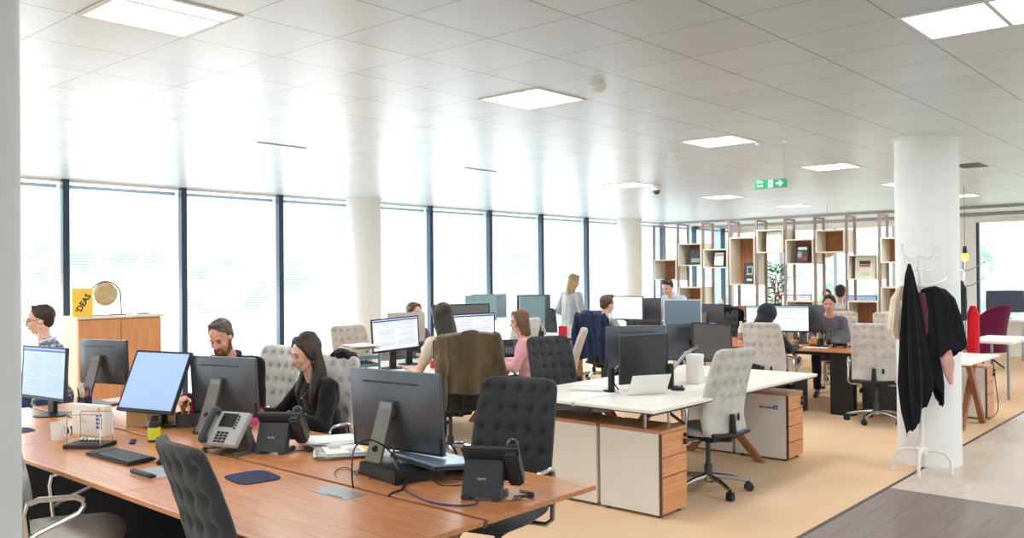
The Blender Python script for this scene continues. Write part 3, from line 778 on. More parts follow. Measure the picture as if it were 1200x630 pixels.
def monitor(label, x, y, deg, zc, w=.52, h=.33, screen='offscreen', stand='slant', tilt=0, roll=0, doc=None, bar=None, shell='monback', bezel='black', logo=None, zd=.73, sideoff=0, thick=.045, pole=None):
    t = thing('monitor', label, 'monitor', (x, y, zd), R(deg), MG); Z = zc-zd
    P = T(0, 0, Z)@Ry(R(-tilt))@Rx(R(roll))
    b = MB(P)
    k = .62
    b.box((-.008, 0, 0), (.018, w, h))
    pts = [(-.017, -w/2, -h/2), (-.017, w/2, -h/2), (-.017, w/2, h/2), (-.017, -w/2, h/2), (-thick, -w/2*k, -h/2*k), (-thick, w/2*k, -h/2*k), (-thick, w/2*k, h/2*k), (-thick, -w/2*k, h/2*k)]
    b._add(pts, [(0, 1, 5, 4), (1, 2, 6, 5), (2, 3, 7, 6), (3, 0, 4, 7), (4, 5, 6, 7)])
    hs = b.build('housing', shell, t, bevel=.003)
    b = MB(P); b.bb(-.001, .004, -w/2, w/2, -h/2, -h/2+.02); b.bb(-.001, .004, -w/2, w/2, h/2-.012, h/2); b.bb(-.001, .004, -w/2, -w/2+.012, -h/2+.02, h/2-.012); b.bb(-.001, .004, w/2-.012, w/2, -h/2+.02, h/2-.012)
    b.build('bezel', bezel, t, bevel=.001, seg=1)
    b = MB(P); b.bb(-.001, .002, -w/2+.012, w/2-.012, -h/2+.02, h/2-.012); sc = b.build('screen', screen, t)
    if doc:
        screen_doc(sc, w-.03, h-.04, .0022, seed=doc, bar=bar)
        for c in sc.children: c.data.transform(P)
    b = MB(P); b.bb(-thick-.004, -thick+.001, -w*.3, w*.3, h*.36, h*.372)
    b.build('vent_slot', 'black', hs)
    if shell == 'monback':
        b = MB(P); b.bb(-.022, -.016, -w/2+.004, w/2-.004, -h/2, -h/2+.085); b.build('lower_cover', 'black', hs, bevel=.002)
    if stand == 'slant':
        b = MB(); top = Vector((-.06, 0, Z+.02)); bot = Vector((-.17, 0, .015)); d = (bot-top)
        prof = [(top.x, top.z+.03, .04), (top.x-.006, top.z, .042), ((top.x+bot.x)/2, (top.z+bot.z)/2, .045), (bot.x, bot.z, .05)]
        for i in range(3):
            (xa, za, wa), (xb, zb, wb) = prof[i], prof[i+1]
            b._add([(xa, -wa, za), (xa, wa, za), (xa-.018, wa, za-.004), (xa-.018, -wa, za-.004), (xb, -wb, zb), (xb, wb, zb), (xb-.018, wb, zb-.004), (xb-.018, -wb, zb-.004)], [(0, 1, 2, 3), (4, 7, 6, 5), (0, 4, 5, 1), (1, 5, 6, 2), (2, 6, 7, 3), (3, 7, 4, 0)])
        b.cone((-.02, 0, Z), (-.07, 0, Z), .03, .03, 16)
        sn = b.build('stand', 'standgrey', t, bevel=.002)
        b = MB()
        b.cone((-.135, 0, Z*.42), (-.155, 0, Z*.42-.004), .014, .014, 14); b.build('cable_hole', 'black', sn)
        b = MB(); b.prism([(-.2, -.06), (-.2, .06), (-.12, .13), (.06, .15), (.075, .13), (.02, 0), (.075, -.13), (.06, -.15), (-.12, -.13)], 0, .014)
        b.build('base', 'dgrey', t, bevel=.003)
    elif stand == 'column':
        b = MB(); b.bb(-.075, -.045, -.035, .035, .012, Z+.02); b.cone((-.02, 0, Z), (-.05, 0, Z), .035, .035, 16); b.build('stand', bezel, t, bevel=.004)
        b = MB(); b.lathe([(.115, 0), (.115, .008), (.03, .018)], (-.06, 0, 0), 28); b.build('base', bezel, t, smooth=True)
    elif stand == 'arm':
        px, py = -.16, sideoff
        if pole: v_ = Rz(-R(deg))@Vector((pole[0]-x, pole[1]-y, 0)); px, py = v_.x, v_.y
        b = MB(); b.tube([(px, py, .0), (px, py, .17)], .026, 14); b.sph((px, py, .17), .026); b.cone((-.02, 0, Z), (-.07, 0, Z), .035, .03, 14)
        b.build('pole', 'black', t, smooth=True)
        b = MB(); q_ = .55; b.tube([(px, py, .13), (px*q_-.12*(1-q_), py*q_, .13+(Z-.13)*.62), (-.09, 0, Z)], .015, 10); b.sph((px*q_-.12*(1-q_), py*q_, .13+(Z-.13)*.62), .021)
        b.build('arm', 'steel' if pole else 'dgrey', t, smooth=True)
        b = MB(); b.bb(px-.05, px+.05, py-.05, py+.05, 0, .012); b.build('clamp_base', 'black', t, bevel=.003)
    if logo:
        M = T(-thick-.001, 0, 0)
        if stand == 'slant':
            Q = T(-.083, 0, Z-.01)
            b = MB(Q@Ry(R(18))); n = 30
            ring = [(-.006, .022*math.cos(2*PI*i/n), .022*math.sin(2*PI*i/n)) for i in range(n)]
            b.tube(ring, .0012, 5, True); lg = b.build('logo_ring', 'black', sn)
            text('logo_word', 'DELL', .015, Q@Ry(R(18))@T(-.007, 0, 0)@FACE_NX, 'black', lg, bold=.0004)
    return t
# foreground bench
monitor('large monitor seen from behind at the near end of the wooden bench', 2.67, 3.08, 6, .995, .56, .37, stand='slant', logo=1, tilt=4)
monitor('monitor seen from behind in front of the bearded man', 2.70, 4.64, 16, .985, .50, .34, stand='slant', logo=1, tilt=4)
monitor('small monitor seen from behind in front of the cupboard', 2.70, 6.25, 17, 1.03, .46, .31, stand='slant', logo=1, tilt=2)
monitor('monitor with a blank pale blue screen tipped back on the wooden bench', 2.47, 5.05, 195, 1.0, .46, .38, screen='blueScreen', stand='column', tilt=24)
monitor('monitor showing a two-column document by the left column', 2.2, 6.0, 188, 1.01, .52, .34, screen='docBlue', stand='column', doc=3, bar='titleblue', tilt=3)
# white bench
monitor('black switched-off monitor on the near side of the white bench', 5.60, 3.62, -103, .975, .50, .36, stand='arm', shell='black', bezel='black', tilt=0, pole=(5.42, 3.80))
monitor('dark monitor seen from behind, close behind the near switched-off one', 5.93, 3.92, 52, 1.03, .50, .34, stand='arm', shell='monback', tilt=4, sideoff=.0)
monitor('dark switched-off monitor at a tilt beyond the white box on the white bench', 6.66, 3.62, -106, 1.03, .46, .33, screen=M_('brown dark screen', (84, 78, 76), .3), stand='arm', shell='black', tilt=6, roll=-4, pole=(5.86, 3.55))
monitor('dark grey monitor back leaning behind the tilted switched-off one', 6.88, 3.96, 48, 1.01, .46, .33, stand='arm', tilt=6, sideoff=0)
# middle bench
monitor('bright document monitor in front of the woman with the suede jacket chair', 5.50, 6.36, -100, 1.06, .52, .32, screen='docWhite', stand='column', doc=5, bar='titleblue', roll=3)
monitor('document monitor right of the woman with the suede jacket chair', 6.44, 6.24, -112, 1.06, .50, .33, screen='docWhite', stand='column', doc=7, bar='titleblue', roll=1)
monitor('dark framed monitor just behind the right document monitor', 6.62, 6.50, -114, 1.15, .52, .33, screen='mgrey', stand='column')
# window bench
MT['tealback'] = M_('pale teal monitor shell', (136, 158, 162), .3, var=.04); MT['beigeback'] = M_('beige monitor shell', (196, 186, 172), .5)
monitor('beige backed monitor facing the woman who looks over the screens', 5.86, 6.62, 76, 1.10, .42, .30, stand='column', shell='beigeback')
monitor('pale teal idle monitor at the left end of the window bench', 8.62, 8.2, -150, 1.17, .44, .34, screen='tealScreen', stand='column', shell='tealback', bezel='tealback')
monitor('teal backed monitor second from the left on the window bench', 9.05, 8.45, 60, 1.18, .52, .34, stand='column', shell='tealback')
monitor('upright teal idle monitor in the middle of the window bench', 9.62, 8.12, -125, 1.1, .38, .42, screen='tealScreen', stand='column', shell='tealback', bezel='tealback')
monitor('dark backed monitor right of the upright teal one on the window bench', 10.0, 8.42, 55, 1.14, .52, .36, stand='slant')
# brown bench
monitor('lit monitor in front of the man with the navy jacket chair', 10.2, 6.88, 184, 1.14, .52, .34, screen='docWhite', stand='column', doc=9)
monitor('dark monitor back facing the man in the pale blue shirt', 10.72, 6.95, 20, 1.1, .54, .34, stand='slant')
monitor('grey screen monitor with a white frame on the brown bench', 10.1, 5.93, 200, 1.10, .5, .35, screen='glareScreen', stand='column', shell='white', bezel='whitemetal')
monitor('dark monitor back right of the white framed monitor', 10.75, 5.95, 10, 1.03, .52, .34, stand='slant')
monitor('wide lit monitor in front of the hooded person', 10.2, 4.66, 200, 1.05, .76, .33, screen='docWhite', stand='column', doc=12, bar='titlegreen')
monitor('dark monitor back beside the woman in the plum top', 10.72, 4.5, 6, 1.04, .4, .34, stand='slant')
monitor('dark monitor on the desk by the far bright window', 18.2, 3.85, 188, 1.05, .62, .4, screen=M_('slate idle screen', (74, 82, 104), .3), stand='column', zd=.73)
for i, (x, y, s) in enumerate([(14.05, 5.02, 'docBlue'), (14.1, 4.45, 'docWhite'), (14.1, 6.1, 'docWhite')]):
    monitor(['blue lit monitor on the desk behind the shelving, near the man in white', 'pale lit monitor seen through the right part of the shelving', 'wide bright monitor on the desk behind the shelving, near the man in black'][i], x, y, 190, 1.08, .5, .33, screen=s, stand='column', shell='black')
for i, (y0, y1) in enumerate([(4.1, 5.5), (5.6, 7.4)]):
    t = thing('desk', ['white desk behind the right part of the shelving', 'white desk behind the middle of the shelving'][i], 'desk')
    b = MB(); b.bb(13.7, 14.5, y0, y1, .70, .73); b.build('desktop', 'whitetop', t, bevel=.002)
    for xx in (13.76, 14.44):
        for yy in (y0+.08, y1-.08):
            b = MB(); b.bb(xx-.02, xx+.02, yy-.02, yy+.02, 0, .70); b.build('leg', 'steel', t)

def keyboard(label, x, y, deg, mat='black', keys='dgrey', z=.73, w=.44, d=.14):
    t = thing('keyboard', label, 'keyboard', (x, y, z), R(deg), 'computer keyboards')
    b = MB(Ry(R(3))); b.bb(-d/2, d/2, -w/2, w/2, .004, .018); b.build('body', mat, t, bevel=.004)
    b = MB(Ry(R(3)))
    for r in range(6):
        x0 = d/2-.012-(r+1)*.0195
        y0 = -w/2+.012
        if r == 5:
            seg = [(0, 3), (3, 9), (9, 12), (12, 15), (16, 18)]
        else: seg = [(k, k+1) for k in range(15)]+[(k+15.4, k+16.4) for k in range(4)]
        for a, c in seg:
            if y0+c*.0212 > w/2-.006: continue
            b.bb(x0*-1-.0165, -x0, -(y0+c*.0212)+.0015, -(y0+a*.0212)-.001, .018, .0235)
    k = b.build('keys', keys, t); return t
keyboard('black keyboard on the wooden bench by the newton cradle', 1.93, 4.30, 182, 'black', 'dgrey')
keyboard('dark keyboard with pale worn keys behind the laptop', 2.86, 2.93, -6, 'dgrey', 'lgrey')
keyboard('black keyboard at the far left of the wooden bench', 1.85, 6.15, 180)
def mouse(label, x, y, deg, mat='black', z=.73):
    t = thing('computer_mouse', label, 'mouse', (x, y, z), R(deg), 'computer mice')
    blob('shell', mat, t, [('e', (0, 0, .012), (.055, .03, .022)), ('e', (-.01, 0, .016), (.035, .027, .022)), ('b', (0, 0, .006), (.07, .05, .008))], .004, 2)
    b = MB(); b.cone((.03, -.004, .033), (.03, .004, .033), .008, .008, 12); b.build('wheel', 'dgrey', t, smooth=True)
    return t
mouse('black mouse right of the keyboard by the newton cradle', 2.02, 4.0, 175)
mouse('black mouse under the near switched-off monitor on the white bench', 5.78, 3.44, -60)
mouse('black mouse beside the white mug', 2.06, 5.25, 150)
def pad(label, cx, cy, deg, rx, ry, mat, z=.73, rest=True):
    t = thing('mouse_pad', label, 'mouse pad', (cx, cy, z), R(deg))
    poly = []
    for k in range(40):
        a = 2*PI*k/40; e = .5
        poly.append((rx*math.copysign(abs(math.cos(a))**e, math.cos(a)), ry*math.copysign(abs(math.sin(a))**e, math.sin(a))))
    b = MB(); b.prism(poly, 0, .004); b.build('pad', mat, t, bevel=.001)
    if rest: blob('wrist_rest', 'black' if mat != 'navy' else 'navy', t, [('c', (-rx+.02, -ry+.03, .01), .014, (-rx+.02, ry-.03, .01), .014), ('c', (-rx+.035, -ry+.03, .008), .01, (-rx+.035, ry-.03, .008), .01)], .005, 2)
    return t
pad('oval dark navy mouse pad on the wooden bench behind the nearest tufted chair', 2.12, 3.42, -8, .10, .12, 'navy', rest=False)
pad('grey mouse pad with black wrist rest in front of the keyboard', 1.90, 3.84, 0, .1, .12, 'lgrey')
pad('dark blue mouse pad at the left edge of the wooden bench', 1.86, 5.55, 0, .11, .1, 'navy', rest=False)

def phone(label, x, y, deg, z=.73, silver=False, s=1):
    """desk phone: face leans back and looks along +X"""
    t = thing('desk_phone', label, 'telephone', (x, y, z), R(deg), 'desk telephones')
    f = 'lgrey' if silver else 'dgrey'; M = T(0, 0, .125)@Ry(R(-38))
    b = MB(M); b.box((0, 0, 0), (.028, .235, .19)); bd = b.build('body', f, t, bevel=.006)
    b = MB(M); b.box((-.016, -.088, -.004), (.05, .062, .18)); b.build('cradle', f, t, bevel=.01)
    b = MB()
    b._add([(-.05, -.055, .15), (-.05, .105, .15), (-.115, .105, .012), (-.115, -.055, .012), (-.02, -.055, .13), (-.02, .105, .13), (-.06, .105, .012), (-.06, -.055, .012)], [(0, 3, 2, 1), (4, 5, 6, 7), (0, 1, 5, 4), (2, 3, 7, 6), (0, 4, 7, 3), (1, 2, 6, 5)])
    b.bb(-.118, .03, -.055, -.02, 0, .02); b.bb(-.118, .03, .07, .105, 0, .02)
    st = b.build('foot_stand', 'mgrey' if silver else 'dgrey', t, bevel=.003)
    b = MB(M); b.bb(.014, .017, -.045, .05, .005, .08); sc = b.build('display', 'offscreen', t)
    b = MB(M)
    for r in range(4):
        for c in range(3): b.box((.0155, .03-c*.026, -.028-r*.016), (.005, .018, .010))
    for r in range(5): b.box((.0155, .062, .065-r*.016), (.005, .012, .008))
    b.build('keypad', 'black' if silver else 'mgrey', t)
    hs = blob('handset', 'dgrey' if silver else 'blackg', t, [('c', (.045, -.085, -.07), .02, (.05, -.085, .07), .02), ('c', (.05, -.085, -.05), .014, (.05, -.085, .05), .014), ('e', (.034, -.085, .08), (.026, .026, .022)), ('e', (.034, -.085, -.078), (.026, .026, .022))], .006, 3, M=M)
    b = MB(); p = []
    for k in range(220):
        a = k*.8; u = k/219
        p.append((.03-.11*u+.006*math.cos(a), -.10-.07*math.sin(u*PI), .011+.006*math.sin(a)))
    b.tube(p, .0022, 5); b.build('coiled_cord', 'black', t, smooth=True)
    # vertical bars mark with name on the back foot
    n = Vector((-.15, 0, .065)).normalized()
    Q = T(-.087, .025, .07)@Ry(R(-23.4))
    b = MB(Q)
    for k, hh in enumerate((.004, .008, .013, .008, .004, .008, .013, .008, .004)):
        b.box((0.0, .018-k*.0045, .012), (.0016, .0018, hh))
    mk = b.build('maker_mark', 'white', st)
    text('maker_word', 'cisco', .014, Q@T(-.001, 0, -.004)@FACE_NX, 'white', mk, bold=.0004)
    return t
phone('silver-faced desk phone in front of the tipped back of the bearded man\'s monitor', 2.32, 3.98, 197, silver=True)
phone('dark desk phone seen from behind beside the woman in black', 2.56, 3.84, 32)
phone('dark desk phone seen from behind at the near tip of the wooden bench', 2.59, 2.40, 28)
phone('dark desk phone on the middle bench right of the suede jacket chair', 6.85, 6.12, 230)
phone('desk phone on the window bench in front of the teal monitor', 9.4, 7.85, 240, silver=True)
phone('black desk phone with red light among clutter on the brown bench', 10.2, 3.92, 196)
phone('dark desk phone behind the right hand light chair on the brown bench', 10.35, 3.66, 200)
def cup(label, x, y, z, r, h, mat, name='mug', handle=True, cat='mug', rz=0):
    t = thing(name, label, cat, (x, y, z), rz)
    b = MB(); b.lathe([(r*.86, 0), (r*.9, .004), (r, h), (r*.93, h), (r*.82, .008), (.001, .008)], seg=24); b.build('cup', mat, t, smooth=True)
    if handle:
        b = MB(); b.tube([(r*.93, 0, h*.8), (r+.022, 0, h*.78), (r+.03, 0, h*.5), (r+.02, 0, h*.25), (r*.9, 0, h*.2)], .005, 8); b.build('handle', mat, t, smooth=True)
    return t
cup('white china mug on the wooden bench beside the newton cradle', 1.93, 5.05, .73, .042, .098, 'white', rz=R(-60))
cup('clear plastic cup on the far side of the brown bench', 11.0, 5.0, .73, .035, .1, 'lgrey', 'drinking_cup', False, 'cup')
# newton cradle
t = thing('newton_cradle', 'newton cradle with chrome frame and black base beside the white mug', 'desk toy', (1.96, 4.72, .73), R(36))
b = MB(Matrix.Scale(1.08, 4)); b.bb(-.07, .07, -.1, .1, 0, .02); b.build('base', 'black', t, bevel=.004)
for s in (-1, 1):
    b = MB(Matrix.Scale(1.08, 4)); b.tube([(s*.055, -.085, .02), (s*.055, -.085, .155), (s*.055, -.078, .165), (s*.055, .078, .165), (s*.055, .085, .155), (s*.055, .085, .02)], .003, 8); b.build('frame', 'chrome', t, smooth=True)
for k in range(5):
    b = MB(Matrix.Scale(1.08, 4)); y = (k-2)*.021; b.sph((0, y, .035), .0104, sub=3); bl = b.build('ball', 'chrome', t, smooth=True)
    b = MB(Matrix.Scale(1.08, 4)); b.tube([(-.055, y, .163), (0, y, .045), (.055, y, .163)], .0006, 4); b.build('string', 'lgrey', bl)
# envelope box and cardboard box
t = thing('envelope_box', 'white flat mailing box with blue squares and an orange stamp', 'box', (2.12, 5.08, .73), R(196))
b = MB(); b.box((0, 0, .085), (.05, .27, .17)); b.build('box', 'panelwhite', t, bevel=.003)
b = MB()
for i in range(2):
    for j in range(4): b.box((.0255, .075+i*.024, .05+j*.022), (.001, .019, .016))
b.build('blue_squares', 'blue', t)
b = MB(); b.box((.0255, .09, .148), (.001, .03, .024)); b.build('stamp', M_('orange stamp', (236, 178, 70), .6), t)
b = MB(); b.tube([(.026, -.08, .1), (.026, -.03, .09), (.026, -.06, .075), (.026, .0, .08)], .0008, 4); b.build('signature', 'dgrey', t)
t = thing('cardboard_box', 'small brown cardboard box behind the white mailing box', 'box', (2.5, 5.15, .73), R(12))
b = MB(); b.box((0, 0, .065), (.2, .2, .13)); b.build('carton', 'card', t, bevel=.003)
b = MB(); b.box((0, 0, .131), (.2, .03, .001)); b.build('tape', 'panelwhite', t)
t = thing('bottle', 'small dark bottle with a lime label beside the tipped monitor', 'bottle', (2.25, 4.6, .73))
b = MB(); b.lathe([(.03, 0), (.033, .005), (.033, .1), (.028, .112), (.02, .118)], seg=22); b.build('body', 'black', t, smooth=True)
b = MB(); b.lathe([(.0335, .012), (.0335, .078)], seg=22); b.build('label_band', 'yellowgreen', t, smooth=True)
b = MB(); b.lathe([(.022, .118), (.022, .14), (.018, .143)], seg=20); b.build('cap', 'black', t, smooth=True)
b = MB(); b.box((0, 0, .004), (.03, .12, .008)); tag(setm(b.build('stapler', 'navy', bevel=.003), (2.16, 4.66, .73), R(-30)), 'small navy stapler lying beside the dark bottle', 'stapler')
# pen cups and stationery
def pencup(label, x, y, z=.73, mat='navy', n=9, r=.04, h=.1, seed=3, cat='pen holder'):
    rr = random.Random(seed); t = thing('pen_cup', label, cat, (x, y, z))
    b = MB(); b.lathe([(r, 0), (r, h), (r-.003, h), (r-.003, .004), (.001, .004)], seg=20); b.build('cup', mat, t, smooth=True)
    for k in range(n):
        a = rr.random()*6.28; q = rr.random()*.02; e = .03
        c = rr.choice(['red', 'blue', 'black', 'yellow', 'pink', 'leaf', 'white'])
        b = MB(); top = (math.cos(a)*(q+e), math.sin(a)*(q+e), h+.035+rr.random()*.035); b.cone((math.cos(a)*q, math.sin(a)*q, .006), top, .0042, .0042, 7); b.build('pen', c, t, smooth=True)
    return t
pencup('blue cup of coloured pens behind the mailing box', 2.45, 5.98, r=.045, seed=4)
pencup('tall clear tube of rulers behind the cardboard box', 2.62, 5.5, mat='lgrey', n=5, r=.025, h=.2, seed=9)
pencup('wire basket of pens in front of the bearded man', 2.62, 4.92, mat='dgrey', n=14, r=.075, h=.08, seed=12)
pencup('dark pen cup with yellow flowers on the window bench corner', 9.35, 7.75, mat='black', n=9, r=.05, h=.1, seed=14)
pencup('black pen cup in the clutter of the brown bench', 10.2, 4.12, mat='black', n=8, seed=21)
t = thing('highlighter', 'yellow marker standing behind the white mug', 'pen', (2.2, 5.4, .73))
b = MB(); b.lathe([(.014, 0), (.014, .11)], seg=12); b.build('barrel', 'yellow', t, smooth=True)
b = MB(); b.lathe([(.0135, .11), (.012, .15), (.006, .165)], seg=12); b.build('cap', 'black', t, smooth=True)
t = thing('folder', 'hot pink card folder propped in front of the bearded man', 'folder', (2.9, 4.78, .73), R(-4))
for k in range(2):
    b = MB(Ry(R(20+k*10))); b.bb(-.001, .001, -.17, .17, 0, .1); b.build('flap', 'pink', t)
t = thing('toast_rack_organiser', 'white small pots and papers by the tipped monitor', 'organiser', (2.62, 5.32, .73), R(20)); 
b = MB(); b.bb(-.06, .06, -.1, .1, 0, .07); b.build('tray', 'panelwhite', t, bevel=.004)
for k in range(3):
    b = MB(); b.lathe([(.025, .07), (.028, .12)], (0, -.06+.06*k, 0), 16); b.build('pot', ['paperwhite', 'lgrey', 'leaf'][k], t)
def papers(label, x, y, deg, n=6, w=.21, d=.297, z=.73, spread=.05, seed=1, mats=('paperwhite',), name='paper_stack', cat='papers', th=.003):
    rr = random.Random(seed); t = thing(name, label, cat, (x, y, z), R(deg))
    for k in range(n):
        cx, cy, a = rr.uniform(-spread, spread), rr.uniform(-spread, spread), rr.uniform(-.5, .5)*spread*8
        def fn(u, v, cx=cx, cy=cy, a=a, k=k):
            px, py = (u-.5)*w, (v-.5)*d
            return (cx+px*math.cos(a)-py*math.sin(a), cy+px*math.sin(a)+py*math.cos(a), .0015+k*th+.004*(1-math.cos(u*4+k))*(k > 0)*(v))
        b = MB(); b.grid(fn, 6, 6); b.build('sheet', rr.choice(mats), t, smooth=True, solid=.0012)
    return t
papers('loose pile of white papers in front of the woman in black', 2.86, 3.78, 70, 8, spread=.06, seed=3)
papers('magazine and printed sheets behind the cable grommet', 2.72, 3.5, 60, 7, w=.22, d=.3, spread=.035, seed=5, mats=('panelwhite', 'paperwhite', 'lgrey'))
t = thing('magazine', 'open magazine with orange columns near the black cables', 'magazine', (2.72, 3.48, .754), R(62))
b = MB(); b.box((0, 0, .003), (.2, .28, .006)); b.build('pages', 'paperwhite', t, bevel=.001)
b = MB(); b.bb(-.085, .085, -.12, -.09, .006, .0066); b.bb(-.085, .085, -.08, -.05, .006, .0066); b.build('orange_print', M_('orange print', (244, 190, 90), .6), t)
b = MB(); b.bb(-.085, .0, -.03, .03, .006, .0066); b.bb(.02, .085, .05, .11, .006, .0066); b.build('grey_print', 'lgrey', t)
papers('sheets and notebook behind the near monitor', 3.0-.12, 3.28, 80, 4, w=.2, d=.28, spread=.02, seed=8)
papers('flat newspapers on the left part of the white bench', 5.42, 3.98, 30, 3, spread=.03, seed=11)
papers('white sheets in front of the hooded person', 10.0, 4.1, 20, 3, spread=.03, seed=13)
papers('white sheets at the near end of the brown bench', 9.95, 3.35, 5, 3, spread=.03, seed=17)
# dock, laptop
t = thing('docking_station', 'black laptop riser between the near monitor and the cables', 'laptop stand', (2.5, 2.93, .73), R(-8))
b = MB(); b._add([(-.06, -.13, 0), (.2, -.13, 0), (.2, -.13, .03), (-.06, -.13, .06), (-.06, .17, 0), (.2, .17, 0), (.2, .17, .03), (-.06, .17, .06)], [(0, 1, 2, 3), (4, 7, 6, 5), (0, 4, 5, 1), (1, 5, 6, 2), (2, 6, 7, 3), (3, 7, 4, 0)])
b.build('wedge', 'black', t, bevel=.005)
t = thing('laptop', 'closed silver-blue laptop under the near monitor', 'laptop', (2.70, 2.86, .785), R(-10))
b = MB(Ry(R(5))); b.box((0, 0, 0), (.25, .38, .018)); b.build('base', 'dgrey', t, bevel=.004)
b = MB(Ry(R(5))); b.box((0, 0, .0135), (.25, .38, .009)); b.build('lid', M_('silver blue lid', (150, 174, 196), .25, .5), t, bevel=.003)
b = MB(Ry(R(5)))
for k in range(6): b.box((-.126, -.14+.03*k, 0), (.004, .016, .006))
b.build('ports', 'black', t)
t = thing('laptop', 'white open laptop lid under the near switched-off monitor', 'laptop', (5.50, 3.60, .73), R(-118))
b = MB(); b.box((0, 0, .008), (.22, .32, .014)); b.build('base', 'white', t, bevel=.003)
b = MB(T(.11, 0, .012)@Ry(R(28))); b.bb(0, .008, -.16, .16, 0, .16); b.build('lid', 'white', t, bevel=.003)
# cables
def cable(label, pts, r=.0035, mat='black', sub=8, name='cable'):
    P = [Vector(p) for p in pts]; out = []
    for i in range(len(P)-1):
        p0, p1, p2, p3 = P[max(i-1, 0)], P[i], P[i+1], P[min(i+2, len(P)-1)]
        for k in range(sub):
            u = k/sub; out.append(.5*((2*p1)+(-p0+p2)*u+(2*p0-5*p1+4*p2-p3)*u*u+(-p0+3*p1-3*p2+p3)*u**3))
    out.append(P[-1]); b = MB(); b.tube(out, r, 7)
    return tag(b.build(name, mat, smooth=True), label, 'cable')
Zd = .734
cable('black cable arching up from the slot in the wooden bench', [(2.31, 2.95, .70), (2.31, 2.96, .80), (2.36, 3.0, .88), (2.44, 3.0, .90), (2.5, 2.96, .86), (2.52, 2.9, .80)], .004)
cable('thin black cables looped on the bench beside the magazine', [(2.31, 3.02, .72), (2.4, 3.2, Zd), (2.5, 3.25, Zd), (2.45, 3.1, Zd), (2.38, 3.05, Zd+.02), (2.48, 3.12, Zd+.01), (2.55, 3.1, Zd), (2.42, 2.98, Zd)], .002)
cable('black cable bundle behind the near monitor foot', [(2.56, 2.98, .86), (2.5, 2.9, .8), (2.47, 2.8, Zd+.02), (2.40, 2.74, Zd), (2.33, 2.72, Zd), (2.3, 2.72, .72)], .005)
cable('blue-violet cable running along the bench to the near phone', [(2.42, 2.76, Zd), (2.38, 2.68, Zd), (2.33, 2.5, Zd), (2.36, 2.38, Zd), (2.42, 2.34, Zd), (2.47, 2.38, Zd)], .0035, M_('violet cable', (70, 60, 130), .5))
cable('loop of black cable by the laptop ports', [(2.58, 2.78, .78), (2.55, 2.68, Zd), (2.6, 2.6, Zd), (2.68, 2.62, Zd), (2.66, 2.7, Zd)], .0025)
cable('white cable hanging below the front edge of the wooden bench', [(1.75, 3.05, .70), (1.7, 3.06, .6), (1.72, 3.1, .45), (1.8, 3.1, .3)], .004, 'lgrey')
cable('black cable tangle at the foot of the left monitor arm', [(5.44, 3.83, .85), (5.42, 3.78, .8), (5.46, 3.74, Zd), (5.6, 3.72, Zd), (5.7, 3.56, Zd), (5.8, 3.55, Zd)], .005)
cable('black cable loop at the foot of the right monitor arm', [(5.8, 3.5, .86), (5.75, 3.56, .85), (5.68, 3.58, .80), (5.7, 3.6, Zd), (5.8, 3.62, Zd)], .004)
cable('black cable hanging beside the desk behind the column', [(10.5, 2.35, .7), (10.55, 2.33, .4), (10.5, 2.3, .12), (10.3, 2.35, .03)], .005)
t = thing('desk_tidy', 'white tall two-part box standing on the white bench', 'box', (6.25, 3.56, .73), R(8))
b = MB(); b.bb(-.055, .055, -.055, .055, 0, .2); b.build('carton', 'panelwhite', t, bevel=.003)
b = MB(); b.bb(-.057, .057, -.057, .057, .2, .235); b.build('lid', 'paperwhite', t, bevel=.003)
# letter trays on the middle bench
t = thing('letter_tray', 'teal stacked letter trays crammed with papers on the middle bench', 'letter tray', (4.98, 6.25, .73), R(-20))
for k in range(3):
    z = .01+k*.07
    b = MB(); b.bb(-.13, .13, -.17, .17, z, z+.004); b.bb(-.13, .13, -.172, -.168, z, z+.03); b.bb(-.13, .13, .168, .172, z, z+.03); b.build('tray', 'teal metal', t)
    b = MB(); b.bb(-.12, .12, -.15, .15, z+.005, z+.028); b.build('papers', ['paperwhite', 'navy', 'panelwhite'][k], t, bevel=.002)
for sx in (-1, 1):
    for sy in (-1, 1):
        b = MB(); b.bb(sx*.12-.008, sx*.12+.008, sy*.172-.008, sy*.172+.008, 0, .2); b.build('post', 'teal metal', t)
papers('tan envelopes and papers heaped on top of the letter trays', 4.98, 6.25, -15, 6, w=.24, d=.32, z=.965, spread=.03, seed=23, mats=('card', 'panelwhite', 'paperwhite'), th=.006)
b = MB()
t = thing('letter_tray', 'dark stacked trays at the left of the middle bench behind the black-haired woman', 'letter tray', (4.9, 6.75, .73), R(-10))
for k in range(3):
    b = MB(); b.bb(-.13, .13, -.17, .17, .01+k*.06, .016+k*.06); b.build('tray', 'dgrey', t)
    b = MB(); b.bb(-.12, .12, -.15, .15, .016+k*.06, .036+k*.06); b.build('papers', 'lgrey', t)
for sx in (-1, 1):
    for sy in (-1, 1):
        b = MB(); b.bb(sx*.12-.006, sx*.12+.006, sy*.165-.006, sy*.165+.006, 0, .16); b.build('post', 'dgrey', t)
for (x, y, lab, m, sz) in [(5.75, 6.1, 'bright red round tub left of the document monitor foot', 'red', .035), (5.98, 6.0, 'small red tin below the document monitor', 'red', .03), (6.1, 5.93, 'clear glass beside the woman with the suede jacket chair', 'lgrey', .03)]:
    b = MB(); b.lathe([(sz, 0), (sz*1.05, .06), (sz*.8, .075)], (x, y, .73), 18); tag(b.build('tub', m, smooth=True), lab, 'tub')
